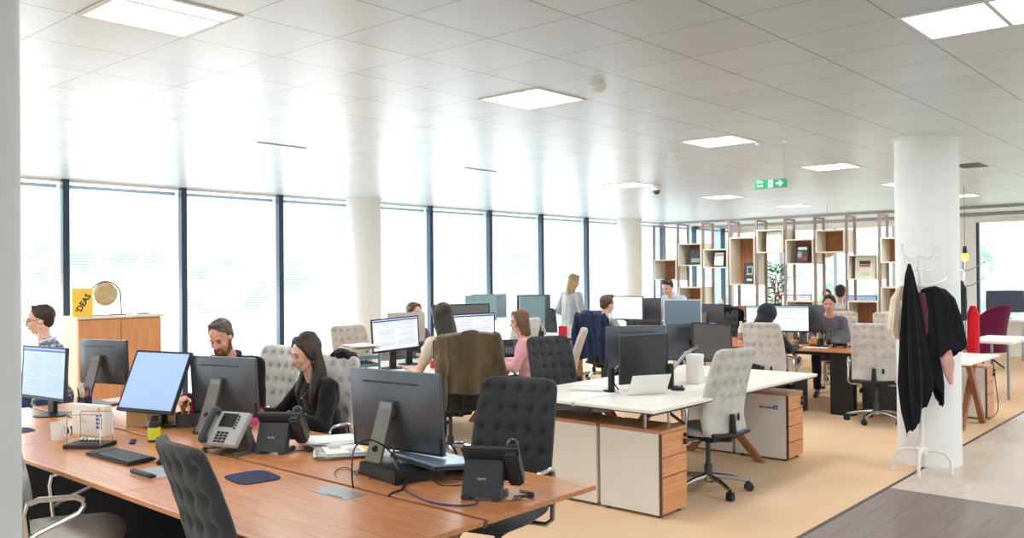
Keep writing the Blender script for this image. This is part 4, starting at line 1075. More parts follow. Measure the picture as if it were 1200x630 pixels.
# boxes on window bench corner
for i, (x, y, w, m, lab) in enumerate([(9.98, 7.78, .2, 'paperwhite', 'white tissue box at the corner of the window bench'), (9.84, 7.74, .045, 'red', 'small red and white carton beside the white tissue box')]):
    t = thing('tissue_box', lab, 'box', (x, y, .73), R(30)); b = MB(); b.bb(-w/2, w/2, -.06, .06, 0, .15); b.build('carton', m, t, bevel=.003)
    b = MB(); b.box((0, 0, .151), (w*.6, .03, .002)); b.build('opening', 'lgrey', t)
t = thing('bottle', 'white drinks bottle with pink pattern on the brown bench', 'bottle', (10.35, 5.22, .73))
b = MB(); b.lathe([(.035, 0), (.036, .17), (.02, .21), (.018, .24)], seg=18); b.build('body', 'paperwhite', t, smooth=True)
b = MB(); b.lathe([(.0365, .02), (.0365, .12)], seg=18); b.build('wrap', M_('pink pattern', (226, 160, 150), .5, var=.4, scale=40), t, smooth=True)
b = MB(); b.lathe([(.02, .24), (.02, .265)], seg=14); b.build('cap', 'white', t, smooth=True)
t = thing('snack_tub', 'orange snack packet between the hooded person and the phones', 'packet', (10.28, 4.2, .73))
blob('packet', M_('orange snack print', (232, 160, 60), .5, var=.5, scale=30), t, [('e', (0, 0, .05), (.07, .09, .05)), ('e', (.02, .06, .04), (.05, .05, .04))], .01, 2, .006, 20)
# items on the cupboard
t = thing('book', 'yellow book with diagonal black title standing on the cupboard', 'book', (3.98-.1, 9.52, 1.215), R(0))
b = MB(); b.bb(-.105, .105, -.012, .012, 0, .30); b.build('cover', 'yellow', t, bevel=.002)
text('title', '‘DEAS', .085, T(.005, -.0135, .14)@FACE_NY@Matrix.Rotation(R(58), 4, 'Z'), 'black', t, bold=.0022)
t = thing('gong', 'round brass gong hanging in a thin wire arch on the cupboard', 'gong', (4.16, 9.6, 1.215))
b = MB(); pth = [(-.17, 0, .0), (-.165, 0, .2)]+[(.165*math.cos(a), 0, .2+.17*math.sin(a)) for a in [PI-k*PI/16 for k in range(17)]]+[(.165, 0, .2), (.17, 0, 0)]
b.tube(pth, .0065, 7); b.bb(-.2, .2, -.05, .05, 0, .008); b.build('arch', 'dgrey', t)
b = MB(); b.lathe([(.001, .006), (.03, .012), (.09, .008), (.125, .006), (.13, -.006)], seg=36, M=T(0, 0, .235)@Rx(PI/2)); gd = b.build('disc', 'brass', t, smooth=True)
b = MB(); 
for s in (-1, 1): b.tube([(s*.05, 0, .35), (s*.06, 0, .355), (s*.09, 0, .34)], .0015, 4)
b.build('cord', 'black', gd)
t = thing('beater', 'thin wooden beater lying in front of the gong', 'beater', (4.3, 9.5, 1.225)); b = MB(); b.cone((-.12, 0, 0), (.12, 0, 0), .006, .004, 10); b.build('stick', 'legwood', t); b = MB(); b.sph((-.13, 0, .0), .013); b.build('head', 'lgrey', t, smooth=True)
t = thing('glass_block', 'small clear award block at the right end of the cupboard', 'ornament', (4.58, 9.6, 1.215)); b = MB(); b.bb(-.06, .06, -.02, .02, .012, .14); b.build('block', 'glass', t); b = MB(); b.bb(-.07, .07, -.03, .03, 0, .012); b.build('base', 'dgrey', t)
# ============================================================ PEOPLE
def ik(S, Tg, a, c, pole):
    d = Tg-S; L = min(d.length, (a+c)*.995); d.normalize(); Tg = S+d*L
    x = (a*a-c*c+L*L)/(2*L); h = math.sqrt(max(0, a*a-x*x))
    n = pole-d*pole.dot(d); n.normalize()
    return S+d*x+n*h, Tg
def hand_shapes(W, d, nrm, side, s=1.0, curl=.5):
    """palm + five separate fingers; d points along the hand, nrm out of the back, side toward the thumb"""
    d = d.normalized(); nrm = (nrm-d*nrm.dot(d)).normalized(); t = d.cross(nrm).normalized()
    if t.dot(side) < 0: t = -t
    sh = []; P = W+d*.045*s
    for k in (-1, 0, 1):
        sh.append(('c', tuple(W+t*.012*k*s+d*.01*s), .016*s, tuple(W+d*.08*s+t*.024*k*s), .0135*s))
    for k, L in ((1.5, .070), (.5, .080), (-.5, .074), (-1.5, .058)):
        b0 = W+d*.086*s+t*.0205*k*s; dir1 = (d+t*.06*k-nrm*curl*.5).normalized(); b1 = b0+dir1*L*.5*s
        dir2 = (d*.8-nrm*curl*1.3).normalized(); b2 = b1+dir2*L*.5*s
        sh += [('c', tuple(b0), .0092*s, tuple(b1), .0085*s), ('c', tuple(b1), .0085*s, tuple(b2), .007*s)]
    a0 = W+d*.025*s+t*.022*s; a1 = a0+(d*.6+t*.75-nrm*.25).normalized()*.045*s; a2 = a1+(d*.9+t*.2-nrm*.3).normalized()*.032*s
    sh += [('c', tuple(a0), .013*s, tuple(a1), .0105*s), ('c', tuple(a1), .0105*s, tuple(a2), .008*s)]
    return sh
def person(label, x, y, deg, pose='sit', pz=.56, lean=.1, s=1.0, head=(0, 0, 0), hands=None, top='cloth black', bottom='cloth charcoal', sk='skin', hair='hair dark', style='short', sleeve='long', vox=.009, female=False, neckline=0, beard=None, glasses=False, side_lean=0, torso=.50, collar=None, shoes='black', category='person', extra=None, z=0, neckfwd=0, loose=0):
    t = thing('person', label, category, (x, y, z), R(deg))
    V = Vector; P = V((0, 0, pz))
    U = V((math.sin(lean), math.sin(side_lean), math.cos(lean))).normalized(); F = V((math.cos(lean), 0, -math.sin(lean))); Lf = U.cross(F).normalized()
    sw = (.165 if female else .19)*s; tl = torso*s
    N = P+U*tl; C = P+U*tl*.72; W_ = P+U*tl*.34
    NH = N+U*.06*s+F*(.03+neckfwd)*s
    yaw, pitch, roll = head
    HM = T(NH+V((0, 0, .0)))@Rz(yaw)@Ry(pitch+lean*.5)@Rx(roll)@T(.012*s, 0, .125*s)@Matrix.Diagonal((s, s, s, 1))
    S = {}; 
    for k in (-1, 1): S[k] = N-U*.055*s+Lf*k*sw
    if hands is None: hands = ((.38, -.16, .76), (.38, .16, .76))
    arms = {}
    for k, hp in zip((-1, 1), hands):
        hp = V(hp); E_, Wr = ik(S[k], hp, .285*s, .25*s, V((-.35, k*.45, -1)))
        arms[k] = (S[k], E_, Wr)
    legs = {}
    for k in (-1, 1):
        hip = P+V((0, k*.09*s, -.01))
        if pose == 'sit': knee = V((.43*s, k*.12*s, pz-.03)); ank = V((.40*s, k*.12*s, .09))
        elif pose == 'cross': knee = V((.42*s, k*.05*s, pz-.02+.02*k)); ank = V(((.34 if k > 0 else .5)*s, -k*.06*s, .10 if k > 0 else .16))
        else: knee = V((.03, k*.1*s, pz*.53)); ank = V((0, k*.1*s, .09))
        legs[k] = (hip, knee, ank)
    # -------- body, one continuous surface
    sh = [('e', tuple(P+U*.02), (.105*s, .15*s, .11*s)), ('e', tuple(W_), (.095*s, .125*s, .13*s)), ('e', tuple(C), (.105*s, .15*s, .15*s)), ('c', tuple(N-U*.05*s), .062*s, tuple(NH), .052*s), ('c', tuple(NH), .051*s, tuple(HM@V((-.02, 0, -.03))), .05*s)]
    sh.append(('c', tuple(N-U*.05*s-Lf*sw*.8), .05*s, tuple(N-U*.05*s+Lf*sw*.8), .05*s))
    for k in (-1, 1):
        a, e, w = arms[k]
        sh += [('c', tuple(a), .05*s, tuple(e), .038*s), ('c', tuple(e), .038*s, tuple(w), .026*s)]
        d = (w-e).normalized(); dd = V((d.x, d.y, d.z*.3)).normalized()
        sh += hand_shapes(w, dd, V((0, 0, 1)), V((0, -k, 0)), s*.98)
        h, kn, an = legs[k]
        sh += [('c', tuple(h), .085*s, tuple(kn), .058*s), ('c', tuple(kn), .056*s, tuple(an), .036*s), ('c', tuple(an), .036*s, tuple(an+V((.05, 0, -.045))), .034*s), ('c', tuple(an+V((.05, 0, -.045))), .034*s, tuple(an+V((.15, 0, -.06))), .028*s)]
    g = lambda p: tuple(HM@V(p)); q = s; HR = HM.to_3x3().normalized().to_4x4()
    fw = .93 if female else 1
    sh += [('e', g((-.012, 0, .03)), (.094*q, .074*q, .088*q), HR), ('e', g((.022, 0, -.028)), (.066*q, .058*q*fw, .083*q), HR), ('e', g((.045, 0, -.088)), (.03*q, .028*q*fw, .024*q), HR),
           ('c', g((-.005, .05*fw, -.055)), .018*q, g((.045, .018, -.093)), .017*q), ('c', g((-.005, -.05*fw, -.055)), .018*q, g((.045, -.018, -.093)), .017*q),
           ('c', g((.08, 0, .012)), .008*q, g((.103, 0, -.032)), .0115*q), ('c', g((.09, .010, -.035)), .008*q, g((.09, -.010, -.035)), .008*q),
           ('c', g((.074, .038, .024)), .009*q, g((.081, .012, .022)), .008*q), ('c', g((.074, -.038, .024)), .009*q, g((.081, -.012, .022)), .008*q),
           ('c', g((.082, .018, -.06)), .0075*q, g((.082, -.018, -.06)), .0075*q), ('e', g((.056, .036, -.028)), (.024*q, .022*q, .024*q), HR), ('e', g((.056, -.036, -.028)), (.024*q, .022*q, .024*q), HR),
           ('e', g((-.006, .074, -.012)), (.018*q, .008*q, .03*q), HR), ('e', g((-.006, -.074, -.012)), (.018*q, .008*q, .03*q), HR)]
    blob('body', sk, t, sh, vox*.72, 3)
    # -------- face
    for k in (-1, 1):
        b = MB(HM); b.sph((.0755, k*.03, .002), (.0085, .0125, .0058), sub=2); ey = b.build('eye', 'eyewhite', t, smooth=True)
        b = MB(HM); b.sph((.0815, k*.029, .0015), (.0035, .0056, .0054), sub=2); b.build('iris', 'iris', ey, smooth=True)
        b = MB(HM); b.tube([(.077, k*.044, .002), (.084, k*.03, .0078), (.081, k*.017, .003)], .0017, 5); b.build('eyelid', 'hair black', ey, smooth=True)
        b = MB(HM); b.tube([(.078, k*.048, .019), (.088, k*.032, .027), (.0895, k*.014, .024)], [.002, .0038, .003], 6); b.build('eyebrow', hair, t, smooth=True)
    b = MB(HM); b.sph((.0885, 0, -.0565), (.0045, .021, .004), sub=2); b.sph((.0875, 0, -.0645), (.005, .017, .0045), sub=2); b.build('lips', 'lips', t, smooth=True)
    if beard:
        blob('beard', beard, t, [('c', (-.0, .06, -.03), .012, (.02, .055, -.075), .017), ('c', (.02, .052, -.078), .017, (.052, .02, -.108), .02), ('c', (-.0, -.06, -.03), .012, (.02, -.055, -.075), .017), ('c', (.02, -.052, -.078), .017, (.052, -.02, -.108), .02), ('c', (.056, .02, -.1), .022, (.056, -.02, -.1), .022), ('c', (.088, .022, -.048), .007, (.09, 0, -.045), .0075), ('c', (.088, -.022, -.048), .007, (.09, 0, -.045), .0075), ('c', (.08, .028, -.052), .008, (.07, .03, -.085), .014), ('c', (.08, -.028, -.052), .008, (.07, -.03, -.085), .014)], .005, 2, .002, 60, M=HM)
    if glasses:
        b = MB(HM)
        for k in (-1, 1):
            b.tube([(.094, k*.031+.021*math.cos(a*PI/9), .0+.015*math.sin(a*PI/9)) for a in range(18)], .0014, 5, True); b.tube([(.092, k*.052, .004), (.0, k*.079, .006), (-.02, k*.078, -.01)], .0014, 5)
        b.tube([(.095, -.01, .003), (.098, 0, .006), (.095, .01, .003)], .0014, 5); b.build('glasses', 'black', t, smooth=True)
    # -------- hair
    cap = [('e', (-.03, 0, .045), (.1, .084, .086)), ('e', (-.055, 0, .0), (.062, .07, .075))]
    hs = {
     'short': cap+[('c', (.035, .03, .115), .016, (.035, -.03, .115), .016), ('c', (-.012, .073, .03), .012, (-.012, .072, .005), .008), ('c', (-.012, -.073, .03), .012, (-.012, -.072, .005), .008)],
     'quiff': cap+[('c', (.045, .035, .118), .024, (.03, -.04, .122), .022), ('e', (.02, 0, .115), (.05, .055, .03)), ('c', (-.01, .075, .04), .012, (-.01, .073, .0), .008), ('c', (-.01, -.075, .04), .012, (-.01, -.073, .0), .008)],
     'balding': [('e', (-.05, 0, .01), (.07, .08, .06)), ('c', (-.01, .074, .02), .01, (-.05, .06, .04), .02), ('c', (-.01, -.074, .02), .01, (-.05, -.06, .04), .02)],
     'long': cap+[('c', (.05, .012, .108), .015, (.04, .064, .06), .018), ('c', (.05, -.012, .108), .015, (.04, -.064, .06), .018), ('c', (.03, .045, .095), .028, (-.0, .08, .02), .024), ('c', (.03, -.045, .095), .028, (-.0, -.08, .02), .024), ('c', (-.02, .07, .02), .04, (-.05, .07, -.2), .042), ('c', (-.02, -.07, .02), .04, (-.05, -.07, -.2), .042), ('c', (-.06, 0, .02), .062, (-.085, 0, -.22), .06), ('c', (-.085, .03, -.2), .05, (-.1, .02, -.34), .03), ('c', (-.085, -.03, -.2), .05, (-.1, -.02, -.34), .03)],
     'halfup': cap+[('c', (.052, .012, .108), .016, (.042, .06, .066), .017), ('c', (.042, .06, .066), .017, (.004, .08, -.02), .018), ('c', (.052, -.012, .108), .016, (.042, -.06, .066), .017), ('c', (.042, -.06, .066), .017, (.004, -.08, -.02), .018), ('c', (.03, .03, .108), .022, (-.01, .078, .02), .02), ('c', (.03, -.03, .108), .022, (-.01, -.078, .02), .02), ('e', (-.03, 0, .125), (.045, .045, .028)), ('e', (-.07, 0, .1), (.04, .05, .04)), ('c', (-.03, .07, .02), .034, (-.03, .075, -.1), .036), ('c', (-.03, .075, -.1), .036, (.05, .10, -.26), .035), ('c', (.05, .10, -.26), .035, (.075, .085, -.4), .016), ('c', (-.03, -.07, .02), .034, (-.03, -.075, -.1), .036), ('c', (-.03, -.075, -.1), .036, (.05, -.10, -.26), .036), ('c', (.05, -.10, -.26), .036, (.07, -.085, -.42), .016), ('c', (-.06, 0, .02), .06, (-.07, 0, -.18), .055)],
     'bob': cap+[('c', (.052, .012, .108), .016, (.045, .062, .06), .018), ('c', (.045, .062, .06), .018, (.02, .082, -.05), .02), ('c', (.052, -.012, .108), .016, (.045, -.062, .06), .018), ('c', (.045, -.062, .06), .018, (.02, -.082, -.05), .02), ('c', (.03, .045, .1), .026, (.0, .082, .02), .025), ('c', (.03, -.045, .1), .026, (.0, -.082, .02), .025), ('c', (.0, .078, .02), .032, (.0, .085, -.12), .028), ('c', (.0, -.078, .02), .032, (.0, -.085, -.12), .028), ('c', (-.05, .04, .0), .055, (-.06, .045, -.13), .045), ('c', (-.05, -.04, .0), .055, (-.06, -.045, -.13), .045)],
     'tied': cap+[('c', (.05, .012, .108), .015, (.035, .066, .06), .015), ('c', (.035, .066, .06), .015, (-.02, .076, .02), .016), ('c', (.05, -.012, .108), .015, (.035, -.066, .06), .015), ('c', (.035, -.066, .06), .015, (-.02, -.076, .02), .016), ('c', (.03, .04, .1), .022, (-.02, .078, .02), .02), ('c', (.03, -.04, .1), .022, (-.02, -.078, .02), .02), ('c', (-.09, 0, .02), .03, (-.12, 0, -.12), .025)],
     'hood': [('e', (-.035, 0, .02), (.125, .115, .125)), ('c', (-.05, 0, -.05), .1, (-.09, 0, -.14), .1)],
    }[style]
    blob('hood' if style == 'hood' else 'hair', hair if style != 'hood' else top, t, hs, vox*.8, 3, .004 if style != 'hood' else .008, 26 if style != 'hood' else 9, M=HM)
    # -------- clothes
    i = .014*s
    ct = [('e', tuple(P+U*.05), (.115*s+i, .15*s+i, .11*s)), ('e', tuple(W_), (.10*s+i, .13*s+i, .14*s)), ('e', tuple(C), (.112*s+i, .152*s+i, .155*s)), ('c', tuple(N-U*.055*s-Lf*sw*.78), .052*s+i, tuple(N-U*.055*s+Lf*sw*.78), .052*s+i)]
    if female: ct += [('e', tuple(C+F*.075*s+Lf*.06*s-U*.02), (.06*s, .06*s, .06*s)), ('e', tuple(C+F*.075*s-Lf*.06*s-U*.02), (.06*s, .06*s, .06*s))]
    if loose: ct += [('c', tuple(C-U*.02), .135*s, tuple(P-V((0, 0, .12*loose))), .15*s), ('c', tuple(C-U*.02+Lf*.05), .12*s, tuple(P+Lf*.05-V((0, 0, .12*loose))), .14*s), ('c', tuple(C-U*.02-Lf*.05), .12*s, tuple(P-Lf*.05-V((0, 0, .12*loose))), .14*s)]
    if not neckline: ct.append(('c', tuple(N-U*.06*s), .07*s, tuple(N-U*.0*s+F*.01), .062*s))
    for k in (-1, 1):
        a, e, w = arms[k]
        ct.append(('c', tuple(a), .05*s+i, tuple(a+(e-a)*(1 if sleeve == 'long' else .6)), .040*s+i*1.1))
        if sleeve == 'long': ct.append(('c', tuple(e), .040*s+i, tuple(e+(w-e)*.94), .029*s+i*.7))
        if sleeve == 'rolled': ct += [('c', tuple(a), .05*s+i, tuple(e), .04*s+i), ('c', tuple(e), .040*s+i, tuple(e+(w-e)*.35), .036*s+i)]
    blob('shirt', top, t, ct, vox, 4, .006, 16)
    if collar:
        b = MB(); path = []
        for k in range(17):
            a = PI*.16+k*(2*PI-PI*.32)/16
            path.append(N+U*(.012+.012*math.cos(a)*-1)*s+F*(.01+.066*math.cos(a))*s+Lf*.064*math.sin(a)*s)
        b.tube(path, .013*s, 6)
        b.build('collar', collar, t, smooth=True)
    lt = [('e', tuple(P), (.125*s, .165*s, .1*s))]
    for k in (-1, 1):
        h, kn, an = legs[k]; lt += [('c', tuple(h), .1*s, tuple(kn), .07*s), ('c', tuple(kn), .07*s, tuple(an+V((0, 0, .03))), .05*s)]
    blob('trousers', bottom, t, lt, max(vox, .01), 3, .006, 12)
    for k in (-1, 1):
        an = legs[k][2]; blob('shoe', shoes, t, [('c', tuple(an+V((.0, 0, -.035))), .042*s, tuple(an+V((.12, 0, -.055))), .034*s), ('c', tuple(an+V((.12, 0, -.055))), .034*s, tuple(an+V((.17, 0, -.06))), .026*s)], .01, 2)
    t['_'] = 0; del t['_']
    return t, HM, arms, N
# 1 man in plaid by the left column
pt, HM, arms, N = person('man in a blue plaid shirt with glasses and white earphones, seated by the left windows', 2.87, 7.56, 152, pz=.62, lean=.12, s=.98, head=(.12, .05, 0), hands=((.36, -.2, .8), (.36, .16, .8)), top='plaid', bottom='cloth denim', hair='hair dark', style='short', vox=.009, glasses=True, collar='cloth white', sk='skin')
b = MB(HM); b.tube([(.0, .083, -.015), (.015, .085, -.05), (.01, .07, -.1), (.03, .05, -.16), (.05, .02, -.26)], .002, 5); b.sph((.0, .083, -.012), .007, sub=2); b.build('earphones', 'white', pt, smooth=True)
# 2 bearded man
person('bearded man in a black polo top looking down behind the monitor back', 3.52, 5.78, 205, pz=.56, lean=.30, s=1.0, head=(.12, .28, .12), hands=((.42, -.2, .77), (.40, .12, .77)), top='cloth black', hair='hair grey', style='short', beard='beard', sk='skin2', vox=.008, collar='cloth black', neckfwd=.02)
# 3 woman in black
pw, HM, arms, N = person('woman with long dark hair in a black top working at the wooden bench', 3.42, 4.62, 172, pz=.54, lean=.20, s=.93, head=(.0, .12, 0), hands=((.44, -.24, .765), (.40, .24, .79)), top='cloth black', hair='hair dark', style='halfup', sk='skin', vox=.0075, female=True, neckline=1, torso=.47)
a, e, w = arms[1]
b = MB(); d = (w-e).normalized(); b.cone(tuple(w-d*.02), tuple(w+d*.006), .034, .033, 18); wt = b.build('wristwatch', 'black', pw, smooth=True)
b = MB(HM); b.sph((-.004, .083, -.05), .008, sub=2); b.sph((-.004, -.083, -.05), .008, sub=2); b.build('earring', 'brass', pw, smooth=True)
b = MB()
for k in range(14):
    q = k/13; p = N+Vector((.035+.05*math.sin(q*PI), -.05+.10*q, -.02-.10*math.sin(q*PI))); b.sph(tuple(p+Vector((.02, 0, 0))), .004, sub=1)
b.build('necklace', 'brass', pw, smooth=True)
# 4 woman seen from behind, suede jacket chair
person('woman with long dark hair and cream blouse seen from behind at the suede jacket chair', 5.49, 5.57, 78, pz=.59, lean=.22, s=1.0, head=(.1, .1, 0), hands=((.40, -.2, .77), (.42, .2, .77)), top='cloth cream', hair='hair dark', style='long', sleeve='short', female=True, vox=.01, torso=.49)
# 5 woman across the middle bench
person('woman with tied brown hair looking over the document monitor towards us', 6.53, 7.32, 262, pz=.58, lean=.12, s=.95, head=(.1, .0, 0), hands=((.38, -.16, .77), (.38, .16, .77)), top='cloth plum', hair='hair brown', style='tied', female=True, vox=.01, sk='skin2', neckline=1, torso=.48)
# 6 woman in pink
person('woman with an auburn bob and pink blouse at the middle bench', 6.62, 5.62, 128, pz=.55, lean=.12, s=.92, head=(.35, .08, 0), hands=((.36, -.12, .77), (.36, .16, .77)), top='cloth pink', hair='hair auburn', style='bob', female=True, vox=.01, torso=.48)
# 7 standing woman
person('standing blonde woman in a long grey knit top by the window bench', 11.02, 8.5, -10, pose='stand', pz=.86, lean=.03, s=.95, head=(-.2, .15, 0), hands=((.2, -.14, .98), (.16, .2, .92)), top='cloth greyknit', bottom='cloth greyknit', hair='hair blonde', style='long', female=False, vox=.011, torso=.5, loose=1)
# 8 man with navy jacket chair
person('man in a grey shirt seen from behind at the navy jacket chair', 9.38, 6.76, -10, pz=.54, lean=.15, s=1.0, head=(-.12, .1, 0), hands=((.42, -.22, .78), (.4, .12, .78)), top='cloth greyshirt', bottom='cloth charcoal', hair='hair brown', style='quiff', vox=.011)
# 9 man in pale blue shirt
person('man in a pale blue shirt leaning down beside the shelving', 11.84, 6.92, 168, pose='stand', pz=.86, lean=.55, s=.97, head=(.1, .2, 0), hands=((.5, -.2, .95), (.5, .2, .95)), top='cloth paleblue', bottom='black', hair='hair dark', style='quiff', vox=.011, collar='cloth paleblue')
# 10 hooded
person('person in a dark hooded top seated with back to us at the brown bench', 9.06, 4.35, -8, pose='cross', pz=.53, lean=.2, s=.93, head=(-.1, .2, 0), hands=((.5, -.16, .78), (.48, .1, .78)), top='cloth charcoal', bottom='cloth black', hair='hair black', style='hood', vox=.011)
# 11 woman in plum
person('woman with dark hair in a plum grey top facing us behind the wide lit monitor', 11.5, 4.5, 192, pz=.56, lean=.1, s=.95, head=(.0, .1, 0), hands=((.38, -.16, .77), (.38, .16, .77)), top='cloth plum', hair='hair black', style='tied', female=True, vox=.011, sk='skin3', neckline=1)
# 12, 13 behind the shelving
person('man with cropped hair in a black top beyond the middle of the shelving', 15.0, 6.75, 10, pz=.48, lean=.05, s=1.0, head=(.2, .1, 0), top='cloth black', hair='hair brown', style='balding', vox=.013, sk='skin2')
person('man in a white shirt seen from behind through the right part of the shelving', 13.22, 5.04, 5, pz=.62, lean=.05, s=1.0, head=(.1, .05, 0), top='cloth white', hair='hair dark', style='short', vox=.013)
person('dark-haired person mostly hidden behind the posts right of centre', 15.2, 6.0, 190, pz=.56, lean=.1, s=.95, top='cloth charcoal', hair='hair black', style='short', vox=.013)

# ============================================================ CHAIR PLACES
chair('dark fabric', 1.68, 2.67, -10, 'dark charcoal tufted chair at the near left side of the wooden bench')
chair('light fabric', 1.57, 4.20, -30, 'pale grey chair with chrome arms beside the left column')
chair('dark fabric', 3.18, 2.92, 196, 'dark charcoal tufted chair at the near tip of the wooden bench')
chair('pale fabric', 2.90, 7.52, 152, 'pale tufted chair behind the man in plaid')
chair('light fabric', 3.65, 5.82, 190, 'light grey tufted chair beside the bearded man')
chair('light fabric', 3.36, 4.74, 197, 'light grey chair the woman in black sits on')
chair('light fabric', 5.80, 3.20, 78, 'light grey chair turned sideways at the white bench')
chair('dark fabric', 5.81, 4.56, 250, 'dark tufted chair on the window side of the white bench')
chair('dark fabric', 5.40, 5.52, 75, 'dark chair with the suede jacket at the middle bench')
chair('beige fabric', 6.82, 5.45, 128, 'beige chair the woman in pink sits on')
chair('beige fabric', 5.90, 7.4, 262, 'beige tufted chair behind the letter trays')
chair('light fabric', 6.54, 7.42, 262, 'light chair of the woman looking over the monitors', False)
chair('pale fabric', 8.35, 7.35, 80, 'off-white tufted chair in front of the window bench')
chair('blue fabric', 10.78, 7.88, 40, 'slate grey tufted chair in front of the standing woman')
chair('blue fabric', 11.1, 9.1, 30, 'slate grey chair left of the standing woman, farthest back')
chair('dark fabric', 9.46, 6.68, -8, 'dark chair under the navy jacket')
chair('dark fabric', 8.95, 5.65, 8, 'dark tufted chair before the white framed monitor')
chair('light fabric', 9.16, 4.27, 4, 'light grey tufted chair of the hooded person')
chair('light fabric', 9.62, 3.28, 14, 'light grey tufted chair standing nearest the big column')
chair('beige fabric', 11.75, 4.5, 192, 'chair behind the woman in the plum top')
chair('beige fabric', 11.85, 3.78, 215, 'beige tufted chair turned sideways at the far side of the brown bench')
chair('light fabric', 12.0, 3.4, 190, 'light tufted chair behind the one nearest the column')
chair('dark fabric', 11.6, 6.22, 185, 'black chair on the far side of the brown bench')
chair('beige fabric', 13.12, 5.02, 5, 'brown-beige chair of the man in the white shirt')
chair('dark fabric', 14.85, 6.68, 20, 'dark chair of the man in black beyond the shelving')
t = thing('scarf', 'black fluffy scarf bundled on top of the chair of the woman in black', 'scarf', (3.67, 4.79, 1.085))
blob('bundle', 'cloth black', t, [('e', (0, 0, 0), (.05, .07, .045)), ('e', (.02, -.07, -.03), (.045, .05, .05)), ('e', (-.02, .06, -.01), (.035, .04, .035))], .008, 2, .012, 25)
# purple armchair
t = thing('armchair', 'aubergine high-winged shell armchair near the far bright window', 'armchair', (16.0, 3.68, 0), R(65))
def shell(u, v):
    a = (u-.5)*2.5; z = .28+v*.78; r = .36-.04*v
    w = 1-(abs(u-.5)*2)**3*.35*v
    return (.12-r*math.cos(a)*1.05-.2*v*v*math.cos(a), r*math.sin(a)*1.1, .28+(z-.28)*w)
b = MB(); b.grid(shell, 30, 18); b.build('shell', 'purple fabric', t, smooth=True, solid=.045)
b = MB(); b.lathe([(.01, 0), (.3, .0), (.33, .05), (.31, .11), (.01, .13)], (.08, 0, .3), 30); b.build('seat', 'purple fabric', t, smooth=True)
for k in range(4):
    a = PI/4+k*PI/2; b = MB(); b.tube([(.08, 0, .28), (.08+.34*math.cos(a), .34*math.sin(a), .012)], [.02, .012], 8); b.build('leg', 'black', t, smooth=True)
# ============================================================ GARMENTS OVER CHAIRS
def jacket(label, x, y, deg, mat, drop_b=.5, w=.56, ztop=1.10, seed=1, sleeves=True):
    """draped over a chair back at local x=-.32; the long side hangs outside (-X)"""
    t = thing('jacket', label, 'jacket', (x, y, 0), R(deg)); rr = random.Random(seed); ph = rr.random()*6
    def fn(u, v):
        yy = (u-.5)*w; L = v*(drop_b+.22)-.16     # arc length from front hem over the top
        fold = math.sin(u*19+ph)*.5+math.sin(u*31+ph*2+v*3)*.3
        if L < 0: X = -.262+.02*L; Z = ztop-.01+L
        elif L < .06: q = L/.06*PI; X = -.317+.055*math.cos(q); Z = ztop-.01+.03*math.sin(q)
        else:
            dn = L-.06; X = -.372-.0+.10*dn-.02*dn*0; X -= .018*fold*min(1, dn*3); Z = ztop-.01-dn-.05*dn*math.sin(u*5+ph)
            yy *= 1-.06*dn+.05*math.sin(dn*9+ph)
        Z -= .05*(abs(u-.5)*2)**4
        return (X-.01*noise.noise(Vector((u*6, v*6, seed))), yy, Z)
    b = MB(); b.grid(fn, 70, 60); b.build('body', mat, t, smooth=True, solid=.008)
    if sleeves:
        for s_ in (-1, 1):
            yy = s_*w*.44; blob('sleeve', mat, t, [('c', (-.33, yy, ztop-.03), .05, (-.37, yy*1.06, ztop-.3), .055), ('c', (-.37, yy*1.06, ztop-.3), .055, (-.36, yy*.98+.02*s_, ztop-.58), .045)], .012, 3, .014, 18)
    b = MB(); b.tube([(-.35, -.08, ztop+.018), (-.37, -.04, ztop+.03), (-.375, 0, ztop+.034), (-.37, .04, ztop+.03), (-.35, .08, ztop+.018)], .012, 8); b.build('collar', mat, t, smooth=True)
    return t
jacket('olive brown suede jacket draped over the chair of the woman in cream', 5.40, 5.52, 75, 'suede', .48, .62, 1.11, 2)
jacket('navy jacket hung over the chair of the man in the grey shirt', 9.46, 6.68, -8, 'cloth navy', .55, .52, 1.10, 5)
jacket('black coat thrown over the far chair next to the drinks bottle', 11.6, 6.22, 185, 'cloth black', .3, .5, 1.1, 8, False)

# ============================================================ COAT STANDS
t = thing('coat_stand', 'white metal coat stand in front of the big column', 'coat stand', (7.40, 2.17, 0))
b = MB(); b.tube([(0, 0, .16), (0, 0, 1.84)], .018, 12); b.build('pole', 'whitemetal', t, smooth=True)
b = MB(); b.lathe([(.05, .16), (.05, .2), (.03, .21)], seg=20); hub = b.build('hub', 'whitemetal', t, smooth=True)
for k in range(4):
    a = R(10+90*k); c, s_ = math.cos(a), math.sin(a)
    b = MB(); b.tube([(0, 0, .185), (.10*c, .10*s_, .19), (.17*c, .17*s_, .175), (.21*c, .21*s_, .12), (.215*c, .215*s_, .01)], .0135, 8); b.build('leg', 'whitemetal', t, smooth=True)
for z, n, o in ((1.74, 3, .2), (1.64, 3, 1.2), (1.28, 2, 2.1)):
    for k in range(n):
        a = o+k*2*PI/n; c, s_ = math.cos(a), math.sin(a)
        b = MB(); b.tube([(.015*c, .015*s_, z), (.06*c, .06*s_, z-.02), (.11*c, .11*s_, z-.005), (.14*c, .14*s_, z+.05), (.14*c, .14*s_, z+.09)], .007, 7); b.sph((.14*c, .14*s_, z+.095), .012); b.build('hook', 'whitemetal', t, smooth=True)
b = MB(); b.box((.0, -.05, 1.16), (.03, .15, .02)); b.build('cross_bar', 'whitemetal', t, bevel=.004)
